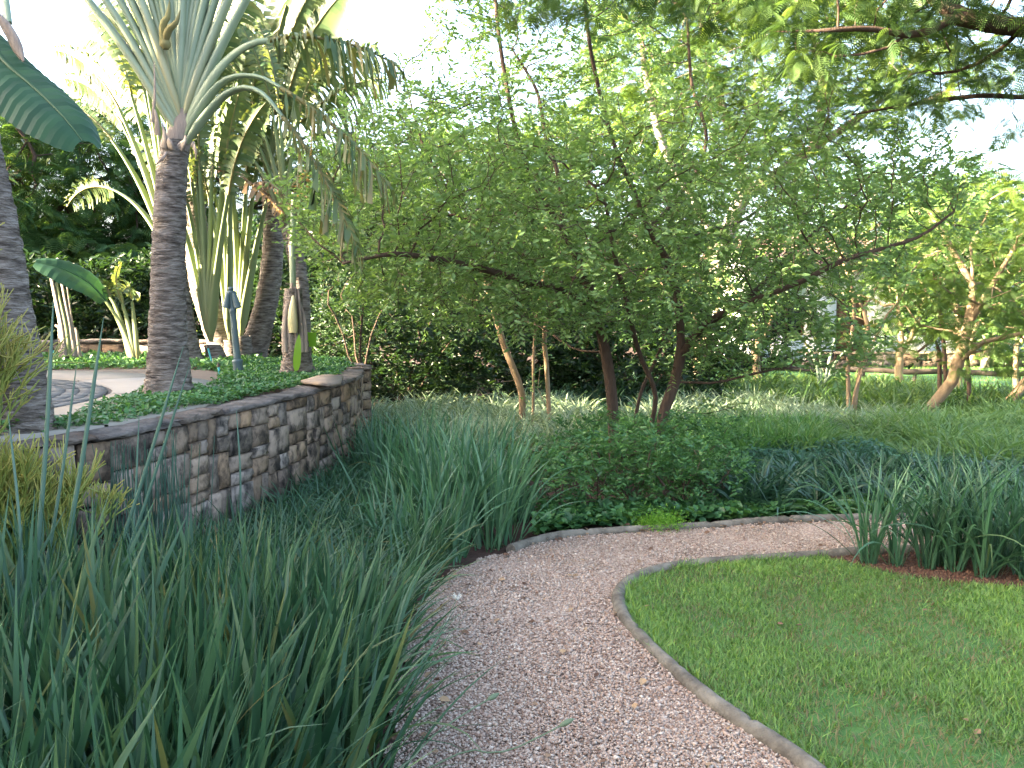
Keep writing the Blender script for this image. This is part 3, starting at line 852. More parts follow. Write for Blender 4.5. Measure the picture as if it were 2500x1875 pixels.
def blade(parent, P, width, face, K=24, tear=.5, mat='palm_leaf', var=(.15, .75), sag=.35, name='leaf_blade', dead=0.0, cup=.25):
    """a torn paddle blade: strips out of the midrib P on both sides"""
    n = len(P); width *= S_
    s = np.linspace(0, 1, n)
    T = np.gradient(P, axis=0); T /= np.linalg.norm(T, axis=1, keepdims=True)
    up = np.array([0, 0, 1.0])
    side = np.cross(T, up); side /= np.linalg.norm(side, axis=1, keepdims=True) + 1e-6
    nor = np.cross(side, T)
    side, nor = math.cos(face) * side + math.sin(face) * nor, -math.sin(face) * side + math.cos(face) * nor
    L = np.linalg.norm(np.diff(P, axis=0), axis=1).sum()
    m = MB()
    m.tube(P, np.linspace(.018, .005, n), 5, var=.9, cap=False)
    def at(A, t): return np.array([np.interp(t, s, A[:, k]) for k in range(3)])
    for sg in (-1, 1):
        group_gap = 0
        for k in range(K):
            t0, t1 = k / K, (k + 1) / K
            tm = (t0 + t1) / 2
            hw = width * .5 * (math.sin(math.pi * (tm * .86 + .1)) ** .55) * random.uniform(1 - .18 * tear, 1)
            hwe = [width * .5 * (math.sin(math.pi * (te * .86 + .1)) ** .55) if tear <= .1 else hw for te in (t0, t1)]
            if random.random() < .10 * tear: continue
            torn = random.random() < tear
            sh = 1 - .35 * tear if torn else 1.0
            fw = random.uniform(.22, .45) if tear > .1 else .3
            dr = sag * (random.uniform(.6, 1.7) if torn else 1.0)
            vr = var[0] + (var[1] - var[0]) * random.random() if torn else var[0] + (var[1] - var[0]) * (.5 + .2 * math.sin(k) + random.uniform(-.25, .25))
            rows = []
            for q, fr in enumerate((0, .35, .7, 1.0)):
                for e, te in enumerate((t0, t1)):
                    hw = hwe[e]
                    tt = te if fr == 0 else tm + (te - tm) * (sh if fr < 1 else sh * (.55 if torn else 1))
                    b = at(P, te if fr < .1 else tt); tx = te if tear <= .1 else tm; sv = at(side, tx); nv = at(nor, tx); tv = at(T, tx)
                    p = b + sg * sv * hw * fr * (1 - .12 * dr * fr) + tv * hw * fr * fw + nv * hw * cup * math.sin(fr * 2.2) - up * hw * dr * fr * fr
                    if tear <= .1 and (k + e) % 2: p = p - nv * hw * .035 * fr
                    if torn: p = p + rng.normal(size=3) * .012 * fr
                    rows.append(p)
            m.add(rows, [[0, 1, 3, 2], [2, 3, 5, 4], [4, 5, 7, 6]] if sg > 0 else [[1, 0, 2, 3], [3, 2, 4, 5], [5, 4, 6, 7]], vr)
    return m.build(name, M[mat], parent)

def stalk(root, P, w0, w1, flat=.55, var=(.35, .8), name='leaf_stalk', ref=None, mat='stalk'):
    n = len(P); t = np.linspace(0, 1, n); w0 *= S_; w1 *= S_
    w = (w1 + (w0 - w1) * (1 - t) ** 1.15) * np.minimum(1, .35 + t * 5.5)
    m = MB()
    m.tube(P, w, 8, var=np.linspace(var[1], var[0], n) + rng.normal(size=n) * .03, flat=flat, ref=ref)
    return m.build(name, M[mat], root, True)

def fan(root, top, az, leaves, step=.05, w0=.085, w1=.022, facing=0.0, mat='stalk', spread=0.0):
    """leaves: (angle, extra bend, stalk length, blade length, blade width, tear, material, sag)"""
    ref = np.array([math.cos(az), math.sin(az), 0])
    N = len(leaves)
    for k, (ang, bend, pl, bl, bw, tear, mt, sag) in enumerate(leaves):
        pl *= S_; bl *= S_
        sg = 1 if ang >= 0 else -1
        rank = abs(ang)
        p0 = np.asarray(top) + np.array([0, 0, max(0, 60 - rank) / 60 * step * N * .35]) + ref * sg * (spread * rank / 50 - .015) - np.array([0, 0, spread * .6 * rank / 50]) + np.array([0, -1, 0]) * (.004 * (k % 5) - .01)
        P, a1 = leaf_curve(p0, az, R(ang * .62), R(ang + bend), pl, 12, random.uniform(-.04, .04), 1.2)
        st = stalk(root, P, w0 * random.uniform(.85, 1.1), w1, .5, (random.uniform(.15, .45), random.uniform(.55, 1.0)), ref=ref, mat=mat)
        if bl > 0:
            B, _ = leaf_curve(P[-1], az, a1, a1 + R(sg * random.uniform(18, 50) + bend * .8), bl, 14, random.uniform(-.1, .1), 1.3)
            blade(st, B, bw, random.uniform(.5, 1.1) * random.choice((-1, 1)) if facing is None else facing + random.uniform(-.3, .3), 26, tear, mt, sag=sag)

PALMS = 'traveller palms on the terrace'
# the big palm next to the wall
p1 = thing('traveller_palm', 'large fan palm with bare ringed trunk growing beside the wall coping', 'palm', group=PALMS)
palm_trunk(p1, DL([(412, 965, 8.0), (410, 800, 8.0), (412, 600, 8.0), (418, 450, 8.0), (428, 345, 8.0)]), .17, .125)
top = D(447, 352, 7.98)
# sheathing leaf bases: chevrons that fan out of the trunk
lv = []
for ang in (-47, -41, -35, -30, -25, -20.5, -16.5, -13, -9.5, -6.5, -3.5, -1, 2, 5, 8, 11.5, 15, 19, 24, 30, 38):
    lv.append((ang, -2 if ang < 0 else 3, random.uniform(2.1, 2.6), random.uniform(1.7, 2.1), .62, .55, 'palm_leaf', .3))
fan(p1, top, R(6), lv, step=.045, w0=.10, w1=.036, spread=.035)
MB().tube([D(428, 360, 8.0), D(440, 330, 8.0), D(446, 300, 7.98), D(448, 265, 7.97)], np.array([.125, .12, .10, .05]) * S_, 14, flat=.7).build('crown_core', M['sheath'], p1, True)
# three lower leaves bend over to one side and hang in shreds
for (pts, bl, hang, w) in (
        ([(452, 335, 7.95), (500, 250, 7.9), (545, 200, 7.85), (590, 185, 7.8), (640, 190, 7.75), (685, 215, 7.7)], 1.35, 2.5, .62),
        ([(455, 350, 7.93), (500, 285, 7.88), (550, 232, 7.82), (600, 214, 7.75), (645, 232, 7.68), (690, 285, 7.62)], 1.3, 2.75, .6),
        ([(452, 320, 7.95), (490, 240, 7.9), (530, 175, 7.86), (575, 130, 7.85), (620, 105, 7.8), (655, 100, 7.8)], 1.2, 2.2, .55)):
    P = smoothpath(DL(pts), 14)
    st = stalk(p1, P, .06, .026, .6, (.3, .6))
    dv = P[-1] - P[-3]; a0 = math.atan2(math.hypot(dv[0], dv[1]), dv[2]) 
    B, _ = leaf_curve(P[-1], math.atan2(dv[1], dv[0]), a0, hang, bl * S_, 14, 0, .9)
    blade(st, B, w, .15, 40, 1.0, 'palm_leaf', (.1, 1.0), 1.1)
# dry sheath scraps and the spiky flower bract
for (x0, y0, x1, y1, w) in ((385, 330, 372, 250, .035), (400, 360, 395, 300, .04), (372, 300, 376, 150, .02), (470, 350, 478, 390, .03), (440, 362, 452, 330, .045), (405, 372, 380, 402, .022), (418, 362, 400, 330, .05)):
    P = smoothpath(DL([(x0, y0, 7.86), ((x0 + x1) / 2 + 4, (y0 + y1) / 2, 7.82), (x1, y1, 7.86)]), 6)
    MB().tube(P, np.linspace(w, .006, 6) * S_, 6, flat=.35).build('dry_sheath', M['sheath'], p1)
fl = MB()
for (pts, w) in (([(402, 105, 7.8), (412, 72, 7.76), (430, 55, 7.74), (440, 25, 7.76)], .03), ([(400, 100, 7.8), (398, 60, 7.78), (410, 40, 7.78), (414, 0, 7.8)], .03), ([(404, 118, 7.8), (396, 85, 7.79), (392, 50, 7.8)], .028), ([(405, 120, 7.8), (403, 98, 7.8), (408, 80, 7.79)], .045)):
    P = smoothpath(DL(pts), 8)
    fl.tube(P, np.array([.6, 1, 1.1, 1, .85, .6, .35, .1]) * w * S_, 7, var=rnd(1, .3, 1)[0])
fl.build('flower_bract', var_mat('bract', [(.09, .05, .035), (.2, .19, .07), (.13, .09, .05)]), p1, True)

# palm at the picture's edge: leaning trunk, one whole paddle leaf hanging over the drive
p2 = thing('traveller_palm', 'leaning palm trunk behind the pencil shrub with one hanging whole leaf', 'palm', group=PALMS)
palm_trunk(p2, DL([(52, 1060, 5.5), (38, 900, 5.5), (10, 720, 5.5), (-22, 520, 5.5), (-60, 330, 5.5), (-95, 150, 5.5), (-120, 20, 5.5)]), .155, .12)
P = smoothpath(DL([(-110, 60, 5.5), (-90, -120, 5.3), (-40, -160, 5.1), (0, -60, 4.9), (20, 60, 4.75)]), 14)
st = stalk(p2, P, .06, .028, .6, (.3, .6))
B = smoothpath(DL([(-60, 60, 4.85), (10, 150, 4.7), (90, 220, 4.6), (160, 290, 4.5), (202, 345, 4.45)]), 14)
blade(p2, B, .44, -.35, 34, .0, 'dark_palm_leaf', (0, 1), .55, cup=.2)
P = smoothpath(DL([(-10, 30, 4.7), (25, 80, 4.7), (45, 120, 4.7), (58, 150, 4.68)]), 8)
MB().tube(P, [.012, .02, .028, .03, .032, .03, .02, .006], 7, var=.6, flat=.5).build('dry_sheath', M['sheath'], p2, True)
fan(p2, D(-115, 40, 5.5), R(25), [(a, 4, 2.0, 1.7, .55, .4, 'dark_palm_leaf', .4) for a in (-40, -25, -12, -3, 8)], .04, .08, .03)

def V3(*p): return np.array(p)
def grove(label, trunk_px, r0, r1, top_px, az, leaves, w0=.075, w1=.02, step=.04, facing=None):
    p = thing('traveller_palm', label, 'palm', group=PALMS)
    if trunk_px: palm_trunk(p, DL(trunk_px), r0, r1, 80)
    fan(p, D(*top_px), az, leaves, step, w0, w1, facing, 'yellow_stalk', .04)
    return p
def L_(a, bend=3, pl=2.0, bl=1.7, bw=.6, tear=.5, mt='palm_leaf', sag=.35): return (a, bend, pl, bl, bw, tear, mt, sag)
gz = .74 * FPX
# lower fan glimpsed behind the big trunk, its stalks swept towards the hedge trees
grove('sunlit palm fan half hidden behind the big ringed trunk', [(455, 880, 13.2), (440, 760, 13.2), (425, 640, 13.2)], .2, .16, (425, 655, 13.15), R(-28),
      [L_(-46, -30, 1.9, 1.3, .5, .9), L_(-38, -8, 2.3, 1.4, .5, .8), L_(-32, -5, 2.4, 1.5), L_(-27, -4, 2.5, 1.6), L_(-22, 0, 2.6, 1.6), L_(-17, 0, 2.6, 1.7), L_(-12, 0, 2.7, 1.7), L_(-8, 0, 2.8, 1.8), L_(-3, 0, 2.8, 1.8), L_(3, 2, 2.7, 1.6), L_(9, 2, 2.5, 1.6)], .10, .03)
# tall palm with the green crown at the top left of the grove
grove('tall palm with green torn crown rising behind the big fan', [(560, 872, 14.6), (520, 780, 14.6), (490, 680, 14.6), (478, 560, 14.6), (470, 440, 14.6)], .22, .17, (470, 440, 14.55), R(-24),
      [L_(a, -3 if a < 0 else 3, 1.5, 2.1, .8, .6, sag=.4) for a in (-50, -40, -33, -26, -20, -14, -8, -1, 7, 14, 22)], .09, .028, facing=1.15)
# young fans standing straight out of the ground cover
grove('young palm with upright pale green stalks beside the lamp post', [(530, 880, 13.4), (525, 860, 13.4), (518, 842, 13.4)], .16, .12, (516, 850, 13.35), R(-32),
      [L_(a, 2 if a > 0 else -2, random.uniform(2.1, 2.5), 1.5, .5, .7) for a in (-24, -17, -12, -8, -4, 0, 4, 8, 15)], .11, .034, .05)
grove('young palm with spread yellow green stalks behind the lamp head', [(590, 878, 14.4), (588, 850, 14.4), (590, 820, 14.4)], .2, .15, (590, 835, 14.35), R(-30),
      [L_(a, 2 if a > 0 else -2, random.uniform(2.2, 2.7), 1.6, .55, .7) for a in (-30, -22, -16, -11, -6, -2, 3, 7, 12, 18)], .11, .034, .05)
grove('slim palm with two pale stalks left of the lamp post', [(570, 878, 13.9), (566, 850, 13.9), (562, 830, 13.9)], .13, .1, (562, 835, 13.9), R(-30), [L_(-14, -2, 2.2, 1.4, .45, .6), L_(-5, 0, 2.6, 1.5, .45, .6), L_(4, 0, 2.5, 1.5, .45, .6)], .1, .034)
# leaning trunk with the big yellow backlit crown
grove('leaning palm trunk whose broad leaves glow yellow against the sky', [(610, 880, 15.0), (640, 780, 15.0), (660, 680, 15.0), (668, 560, 15.0), (660, 430, 15.0)], .21, .15, (660, 440, 14.95), R(-30),
      [L_(-34, -6, 1.2, 1.7, .8, .6), L_(-24, -3, 1.1, 1.9, .9, .4), L_(-14, 0, 1.0, 2.2, 1.0, .3), L_(-6, 0, 1.0, 2.3, 1.05, .25), L_(2, 0, .9, 2.4, 1.1, .15), L_(9, 0, .9, 2.5, 1.15, .08), L_(15, 0, .9, 2.5, 1.15, .08), L_(22, 2, .9, 2.3, 1.05, .2), L_(30, 10, 1.0, 2.0, .9, .7, sag=.7), L_(40, 22, 1.1, 1.9, .8, 1.0, sag=1.0), L_(50, 35, 1.1, 1.7, .7, 1.0, sag=1.1), L_(60, 40, 1.0, 1.5, .6, 1.0, sag=1.1)], .09, .028, facing=1.3)
# smaller fan low over the clipped trunk
p = grove('small palm fan with brown dead leaves under the yellow crown', [(730, 880, 13.6), (735, 760, 13.6), (725, 640, 13.6), (700, 540, 13.6)], .15, .12, (698, 545, 13.55), R(-25),
      [L_(-40, -6, 1.5, 1.0, .4, .9), L_(-31, -3, 1.6, 1.1, .45, .8), L_(-22, -3, 1.6, 1.2, .45, .8), L_(-12, 0, 1.7, 1.3, .45, .8), L_(-3, 0, 1.6, 1.3, .45, .9), L_(8, 8, 1.5, 1.2, .4, .9)], .075, .02)
for (pts, w) in (([(690, 520, 13.4), (640, 470, 13.4), (590, 430, 13.4), (560, 400, 13.4), (535, 410, 13.4)], .5), ([(705, 520, 13.4), (740, 440, 13.3), (770, 400, 13.2), (800, 440, 13.1), (815, 500, 13.1)], .45), ([(690, 470, 13.4), (650, 445, 13.4), (610, 450, 13.3)], .2)):
    P = smoothpath(DL(pts), 14)
    blade(p, P, w, .2, 22, .9, 'dead_leaf', (0, 1), .8, 'dead_leaf')

# cut palm with peeling sheath next to the wall
p8 = thing('cut_palm', 'cut palm trunk with peeling grey sheath and one fresh strap leaf', 'palm')
palm_trunk(p8, DL([(728, 915, 11.5), (722, 840, 11.5), (716, 770, 11.5), (716, 705, 11.5)]), .19, .11, 70)
for k, (x, w, y1) in enumerate(((694, .05, 712), (706, .06, 690), (720, .06, 700), (734, .05, 706), (744, .045, 740))):
    P = smoothpath(DL([(x + 2, 860, 11.36), (x, 790, 11.37), (x + (720 - x) * .45, y1, 11.42)]), 8)
    MB().tube(P, np.linspace(w, w * .4, 8) * S_, 7, flat=.35).build('dry_sheath', M['sheath'], p8, True)
P = smoothpath(DL([(716, 812, 11.3), (714, 760, 11.3), (716, 722, 11.34)]), 6)
MB().tube(P, np.array([.06, .075, .07, .06, .04, .02]) * S_, 8, var=.95, flat=.4).build('leaf_stalk', M['stalk'], p8, True)
P = smoothpath(DL([(716, 740, 11.5), (714, 600, 11.5), (718, 470, 11.5)]), 10)
stalk(p8, P, .05, .035, .7, (.2, .5))
P = smoothpath(DL([(724, 905, 11.2), (726, 860, 11.15), (730, 815, 11.15)]), 8)
m = MB(); sv = np.array([.042, 0, .012])
V = np.vstack([P - sv * np.array([.5, .9, 1, 1, .9, .8, .5, .05])[:, None], P + sv * np.array([.5, .9, 1, 1, .9, .8, .5, .05])[:, None]])
i = np.arange(7); m.add(V, np.stack([i, i + 8, i + 9, i + 1], -1), .9); m.build('strap_leaf', M['lime_leaf'], p8)
m = MB(); P = np.array(DL([(748, 848, 11.6), (772, 845, 11.55), (772, 812, 11.5), (750, 811, 11.55)])); m.add(P, [[0, 1, 2, 3]], .9); m.build('strap_leaf', M['lime_leaf'], p8)

# short stump palm and the banana plant in front of the hedge
p9 = thing('stump_palm', 'short stump of a palm with cut stalk ends before the hedge', 'palm')
palm_trunk(p9, DL([(172, 892, 13.6), (168, 850, 13.6), (164, 800, 13.6)]), .15, .13, 40, flare=.15)
for k, (x0, x1, y1, w) in enumerate(((150, 122, 665, .065), (160, 136, 690, .07), (170, 150, 690, .06), (176, 163, 700, .045), (160, 138, 740, .06), (184, 181, 820, .06), (150, 135, 795, .05), (172, 170, 770, .07))):
    P = smoothpath(DL([(x0 + 8, 870, 13.45), (x0, 800, 13.42), ((x0 + x1) / 2, (800 + y1) / 2, 13.42), (x1, y1, 13.45)]), 9)
    MB().tube(P, np.linspace(w, w * .45, 9) * S_, 7, var=rnd(1)[0], flat=.4).build('leaf_stalk', M['sheath'] if k != 1 else M['yellow_stalk'], p9, True)
p10 = thing('banana_plant', 'banana plant with one long dark arching leaf before the low wall', 'banana plant')
for (pts, bpts, w, fc, tr, mt) in (
        ([(330, 885, 13.2), (310, 830, 13.2), (285, 775, 13.2), (258, 735, 13.2)], [(258, 735, 13.2), (215, 690, 13.1), (150, 655, 13.0), (88, 640, 12.9)], .55, .7, .0, 'dark_palm_leaf'),
        ([(328, 882, 13.2), (318, 820, 13.2), (310, 780, 13.2), (298, 740, 13.2)], [(298, 740, 13.2), (285, 705, 13.2), (284, 670, 13.2), (294, 640, 13.2)], .2, .2, .2, 'palm_leaf'),
        ([(334, 882, 13.2), (330, 820, 13.2), (326, 770, 13.2), (322, 735, 13.2)], [(322, 730, 13.2), (318, 705, 13.1), (312, 700, 13.0), (300, 712, 12.9)], .42, .9, .7, 'palm_leaf'),
        ([(322, 882, 13.3), (300, 800, 13.3), (280, 745, 13.3), (268, 725, 13.3)], [(268, 725, 13.3), (262, 700, 13.3), (268, 690, 13.2)], .3, .5, .5, 'palm_leaf')):
    P = smoothpath(DL(pts), 10)
    st = stalk(p10, P, .075, .025, .6, (.3, .9), mat='yellow_stalk')
    blade(st, smoothpath(DL(bpts), 14), w, fc, 16, tr, mt, (.2, .7), .3)

# ------------------------------------------------------------------ lamp post, irrigation risers
lp = thing('garden_lamp', 'slim blue grey bollard lamp with twin shielded heads leaning in the creeper', 'lamp')
LB, LT = D(583, 916, 10.7), D(563, 700, 10.7)
ax = (LT - LB); LH = np.linalg.norm(ax); ax = ax / LH
def along(h, dx=0, dy=0): return LB + ax * h * LH + np.array([dx, dy, 0])
def lathe(name, prof, sides=16, mat='lamp_paint'):
    m = MB(); m.tube([along(h) for h, _ in prof], [r * S_ for _, r in prof], sides); return m.build(name, M[mat], lp, True)
lathe('base', [(-.06, .062), (.12, .058), (.155, .066), (.17, .066), (.18, .05)])
lathe('post', [(.16, .043), (.72, .036)])
lathe('collar', [(.70, .04), (.725, .044), (.745, .044), (.76, .034)])
lathe('neck', [(.75, .034), (.90, .03), (.93, .045), (.95, .045), (.955, .02)])
lathe('finial', [(.95, .018), (.962, .03), (.978, .036), (.992, .03), (1.0, .006)])
for sx in (-1, 1):
    h = MB()
    c0, c1 = along(.93, sx * .026, -.01), along(.76, sx * .062, -.02)
    h.tube([c0, c0 * .7 + c1 * .3, c1], np.array([.026, .034, .046]) * S_, 10)
    h.build('lamp_head', M['lamp_paint'], lp, True)
    h = MB(); h.tube([along(.935, 0), along(.945, sx * .04), along(.92, sx * .05)], [.012, .012, .012], 6); h.build('bracket', M['lamp_paint'], lp, True)
for k, (pts, lab) in enumerate((([(525, 938, 11.0), (534, 896, 11.0)], 'teal irrigation riser with dark nozzle beside the drive edge'), ([(518, 888, 12.6), (508, 850, 12.6)], 'teal irrigation riser under the young upright palm'), ([(137, 890, 13.4), (130, 855, 13.4)], 'thin teal irrigation riser beside the stump palm'))):
    t = thing('irrigation_riser', lab, 'irrigation pipe', group='teal irrigation risers')
    P = DL(pts) if k else DL([(538, 938, 10.4), (534, 896, 10.4)])
    MB().tube([P[0], P[1]], .011, 7).build('pipe', M['teal_pipe'], t)
    d = (P[1] - P[0]) / np.linalg.norm(P[1] - P[0])
    MB().tube([P[1], P[1] + d * .02, P[1] + d * .045], [.016, .016, .009], 7).build('nozzle', M['rail_wood'], t)

D = D0

# ------------------------------------------------------------------ the small-leaved tree in the middle
lines_px = [
    [(1500, 1150, 9.3), (1498, 1050, 9.3), (1492, 950, 9.3), (1478, 860, 9.3), (1455, 760, 9.25), (1430, 680, 9.2), (1375, 565, 9.2), (1300, 440, 9.1), (1262, 330, 9.0), (1235, 200, 9.0), (1215, 60, 9.1), (1205, -80, 9.2)],
    [(1455, 760, 9.25), (1390, 715, 9.0), (1300, 690, 8.6), (1190, 660, 8.4), (1080, 635, 8.2), (960, 620, 8.0), (850, 640, 8.0)],
    [(1438, 700, 9.2), (1340, 650, 9.6), (1230, 590, 10.0), (1120, 525, 10.3), (1000, 545, 10.5), (880, 555, 10.7), (760, 600, 10.8)],
    [(1120, 525, 10.3), (1085, 450, 10.2), (1040, 370, 10.2), (1010, 280, 10.1), (985, 170, 10.0)],
    [(1375, 565, 9.2), (1365, 440, 9.5), (1330, 320, 9.8), (1310, 220, 10.0), (1250, 120, 10.0)],
    [(1605, 1190, 8.9), (1606, 1100, 8.9), (1620, 1010, 8.9), (1648, 930, 8.9), (1662, 850, 8.9), (1655, 740, 8.9), (1630, 640, 8.9), (1585, 560, 8.85), (1540, 450, 8.8), (1505, 370, 8.7), (1470, 250, 8.6), (1440, 110, 8.5), (1425, -40, 8.4)],
    [(1658, 880, 8.9), (1700, 815, 8.75), (1765, 765, 8.5), (1860, 725, 8.3), (1960, 685, 8.2), (2060, 635, 8.1), (2160, 605, 8.1), (2250, 575, 8.1), (2330, 515, 8.1)],
    [(1765, 765, 8.5), (1850, 705, 8.8), (1910, 640, 9.0), (1985, 570, 9.2), (2070, 500, 9.4), (2130, 420, 9.5)],
    [(1585, 560, 8.85), (1640, 500, 9.2), (1700, 420, 9.4), (1725, 330, 9.5), (1690, 210, 9.6), (1680, 80, 9.6)],
    [(1630, 640, 8.9), (1700, 570, 9.4), (1800, 545, 9.8), (1890, 470, 10.0), (1880, 370, 10.1)],
    [(1548, 1150, 9.6), (1550, 1040, 9.6), (1568, 950, 9.7), (1610, 860, 9.8), (1640, 760, 9.9), (1650, 640, 10.1), (1690, 560, 10.3)],
    [(1570, 1130, 9.2), (1590, 1040, 9.15), (1600, 960, 9.1), (1560, 860, 9.0), (1530, 740, 8.6), (1500, 620, 8.2), (1480, 500, 8.0)],
    [(1478, 860, 9.3), (1400, 850, 9.9), (1300, 790, 10.6), (1180, 770, 11.2), (1050, 780, 11.6)],
    [(1650, 930, 8.9), (1740, 935, 8.8), (1830, 915, 8.7), (1900, 900, 8.6)],
    [(1640, 1000, 8.9), (1720, 1010, 8.8), (1800, 990, 8.6)],
]
lines = [np.array(DL(l)) for l in lines_px]
C0 = np.array([1.25, 9.2, 3.3])
at = np.vstack([ell(1900, C0 + [0, 0, .2], (3.35, 2.7, 2.5), .45), ell(1000, C0 + [-1.9, -.2, -.55], (1.75, 1.8, 1.15), .3), ell(520, C0 + [-.9, -1.0, -.9], (1.7, 1.1, .9), .3), ell(420, C0 + [.1, -.7, -1.6], (2.2, 1.3, .45), .2), ell(300, C0 + [-1.7, -.4, -1.35], (1.5, 1.3, .45), .2), ell(260, C0 + [.6, -1.1, -.7], (1.5, 1.0, .9), .3), ell(450, C0 + [1.7, -.3, -.6], (1.7, 1.6, 1.0), .3),
                ell(420, C0 + [-.7, 0, 1.9], (1.3, 1.5, 1.3), .3), ell(150, C0 + [.5, -.2, 1.9], (1.0, 1.3, 1.2), .3), ell(260, C0 + [.3, -.6, -1.7], (1.7, 1.2, .55), .2),
                ell(150, C0 + [1.6, -.5, -2.0], (.9, .7, .4), .2)])
hd = np.hypot(at[:, 0] - 1.3, at[:, 1] - 9.1)
zmin = np.where(hd < .5, 1.4, np.where(at[:, 0] > 1.6, 1.0, 1.45)) 
px_ = at[:, 0] / at[:, 1]
ok = (at[:, 2] > zmin) & ~((at[:, 2] > 3.9) & (at[:, 0] > 1.9) & (rnd(len(at)) < .8)) & ~((at[:, 2] > 3.7) & (at[:, 0] < -.9)) & ~((at[:, 2] < 1.6) & (px_ < -.1))
ok &= ~((at[:, 1] < 7.9) & (at[:, 2] > 3.6)) & ~((at[:, 2] > 3.3) & (at[:, 0] > 2.9))
ok &= ~((at[:, 2] > 3.2) & (rnd(len(at)) < .45))
at = at[ok]
res = tree('small_leaved_tree', 'wide airy tree of many brown stems and small leaves beyond the path', 'tree', lines, at, M['bark'], M['tree_leaf'], base=.085, step=.13, infl=.8, kill=.17,
           per=2, leaves=9, size=.067, spread=.24, tipr=.0105, tip=.0035, sticks=.0018, var=(.12, .95), iters=90)
STAT.append(('main', res[1], res[2]))

def ln(*pts): return np.array(DL(pts))
# pale-barked small tree behind it, lit on one side
tree('pale_trunk_tree', 'small tree with pale forked trunk and sawn stub, lit behind the wall end', 'tree',
     [ln((1272, 1090, 11.6), (1275, 1000, 11.6), (1272, 950, 11.6), (1245, 880, 11.6), (1220, 800, 11.6), (1205, 730, 11.6), (1195, 640, 11.6)), ln((1240, 880, 11.6), (1190, 700, 11.8), (1150, 560, 12)),
      ln((1262, 940, 11.6), (1240, 928, 11.5), (1228, 932, 11.45)),
      ln((1298, 1085, 11.5), (1302, 980, 11.5), (1302, 880, 11.5), (1310, 780, 11.5), (1330, 660, 11.5)), ln((1345, 1090, 11.5), (1340, 1000, 11.5), (1335, 900, 11.6), (1330, 800, 11.6), (1370, 680, 11.7)),
      ln((1340, 1000, 11.5), (1316, 960, 11.6), (1312, 920, 11.7), (1320, 890, 11.7))],
     ell(320, D(1240, 600, 12.2), (2.2, 1.4, .8), .3), M['tan_bark'], M['tree_leaf'], base=.062, step=.2, infl=1.3, kill=.3, per=2, leaves=6, size=.07, spread=.22, tipr=.02, tip=.006, var=(.1, .8))

# leafy bushes behind: dark ones with sunlit tips
def bush(name, label, c, r, n, leafm, bark='bark', size=.08, per=2, leaves=6, tmpl=(T_LEAF, F_LEAF), cat='bush', var=(0, .9), group=None, up=.8, droop=0, spread=.22, step=.2, shell=.6, base=.04, nst=4):
    c = np.asarray(c, float); r = np.asarray(r, float)
    b0 = np.array([c[0], c[1], max(0, c[2] - r[2])])
    ls = []
    for k in range(nst):
        d = np.array([math.cos(k * 6.28 / nst + .4), math.sin(k * 6.28 / nst + .4), 0])
        ls.append(np.array([b0 + d * .08, b0 + d * r[0] * .25 + [0, 0, (c[2] - b0[2]) * .6], c + d * r * .45]))
    return tree(name, label, cat, ls, ell(n, c, r, shell, zmin=.08), M[bark], leafm, base=base, step=step, infl=max(.9, max(r) * .7), kill=step * 1.35, per=per, leaves=leaves, size=size, tmpl=tmpl,
                spread=spread, tipr=base * .8, tip=.003, var=var, group=group, up=up, droop=droop, rmin=.004)
BB = 'dark bushes behind the tree'
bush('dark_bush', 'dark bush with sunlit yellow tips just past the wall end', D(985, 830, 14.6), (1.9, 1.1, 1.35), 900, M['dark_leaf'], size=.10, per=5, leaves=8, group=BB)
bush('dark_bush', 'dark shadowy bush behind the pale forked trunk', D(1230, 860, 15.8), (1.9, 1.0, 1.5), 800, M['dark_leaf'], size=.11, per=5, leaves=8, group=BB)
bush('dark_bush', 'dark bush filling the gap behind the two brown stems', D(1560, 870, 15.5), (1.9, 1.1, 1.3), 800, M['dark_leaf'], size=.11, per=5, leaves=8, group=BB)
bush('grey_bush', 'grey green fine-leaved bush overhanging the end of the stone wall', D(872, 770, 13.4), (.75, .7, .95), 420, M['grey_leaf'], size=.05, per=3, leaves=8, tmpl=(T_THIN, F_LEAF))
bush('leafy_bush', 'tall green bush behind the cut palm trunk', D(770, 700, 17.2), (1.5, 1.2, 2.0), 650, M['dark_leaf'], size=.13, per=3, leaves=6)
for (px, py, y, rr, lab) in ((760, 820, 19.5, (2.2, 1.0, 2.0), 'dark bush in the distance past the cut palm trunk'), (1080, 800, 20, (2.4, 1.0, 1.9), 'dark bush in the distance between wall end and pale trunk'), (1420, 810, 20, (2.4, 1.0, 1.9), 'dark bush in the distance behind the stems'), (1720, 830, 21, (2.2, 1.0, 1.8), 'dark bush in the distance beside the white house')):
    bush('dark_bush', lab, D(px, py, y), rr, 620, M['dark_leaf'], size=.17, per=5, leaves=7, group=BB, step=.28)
# hedge behind the terrace
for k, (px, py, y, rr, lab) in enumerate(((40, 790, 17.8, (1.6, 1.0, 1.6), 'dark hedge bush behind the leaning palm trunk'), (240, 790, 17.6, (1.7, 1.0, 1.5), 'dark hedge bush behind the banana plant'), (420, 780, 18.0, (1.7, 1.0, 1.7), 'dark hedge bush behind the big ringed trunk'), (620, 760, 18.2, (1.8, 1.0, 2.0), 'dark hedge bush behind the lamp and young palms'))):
    bush('hedge_bush', lab, D(px, py, y), rr, 600, M['dark_leaf'], size=.15, per=5, leaves=6, tmpl=(T_LEAF, F_LEAF), group='hedge behind the terrace', var=(0, .7), shell=.75, step=.26)

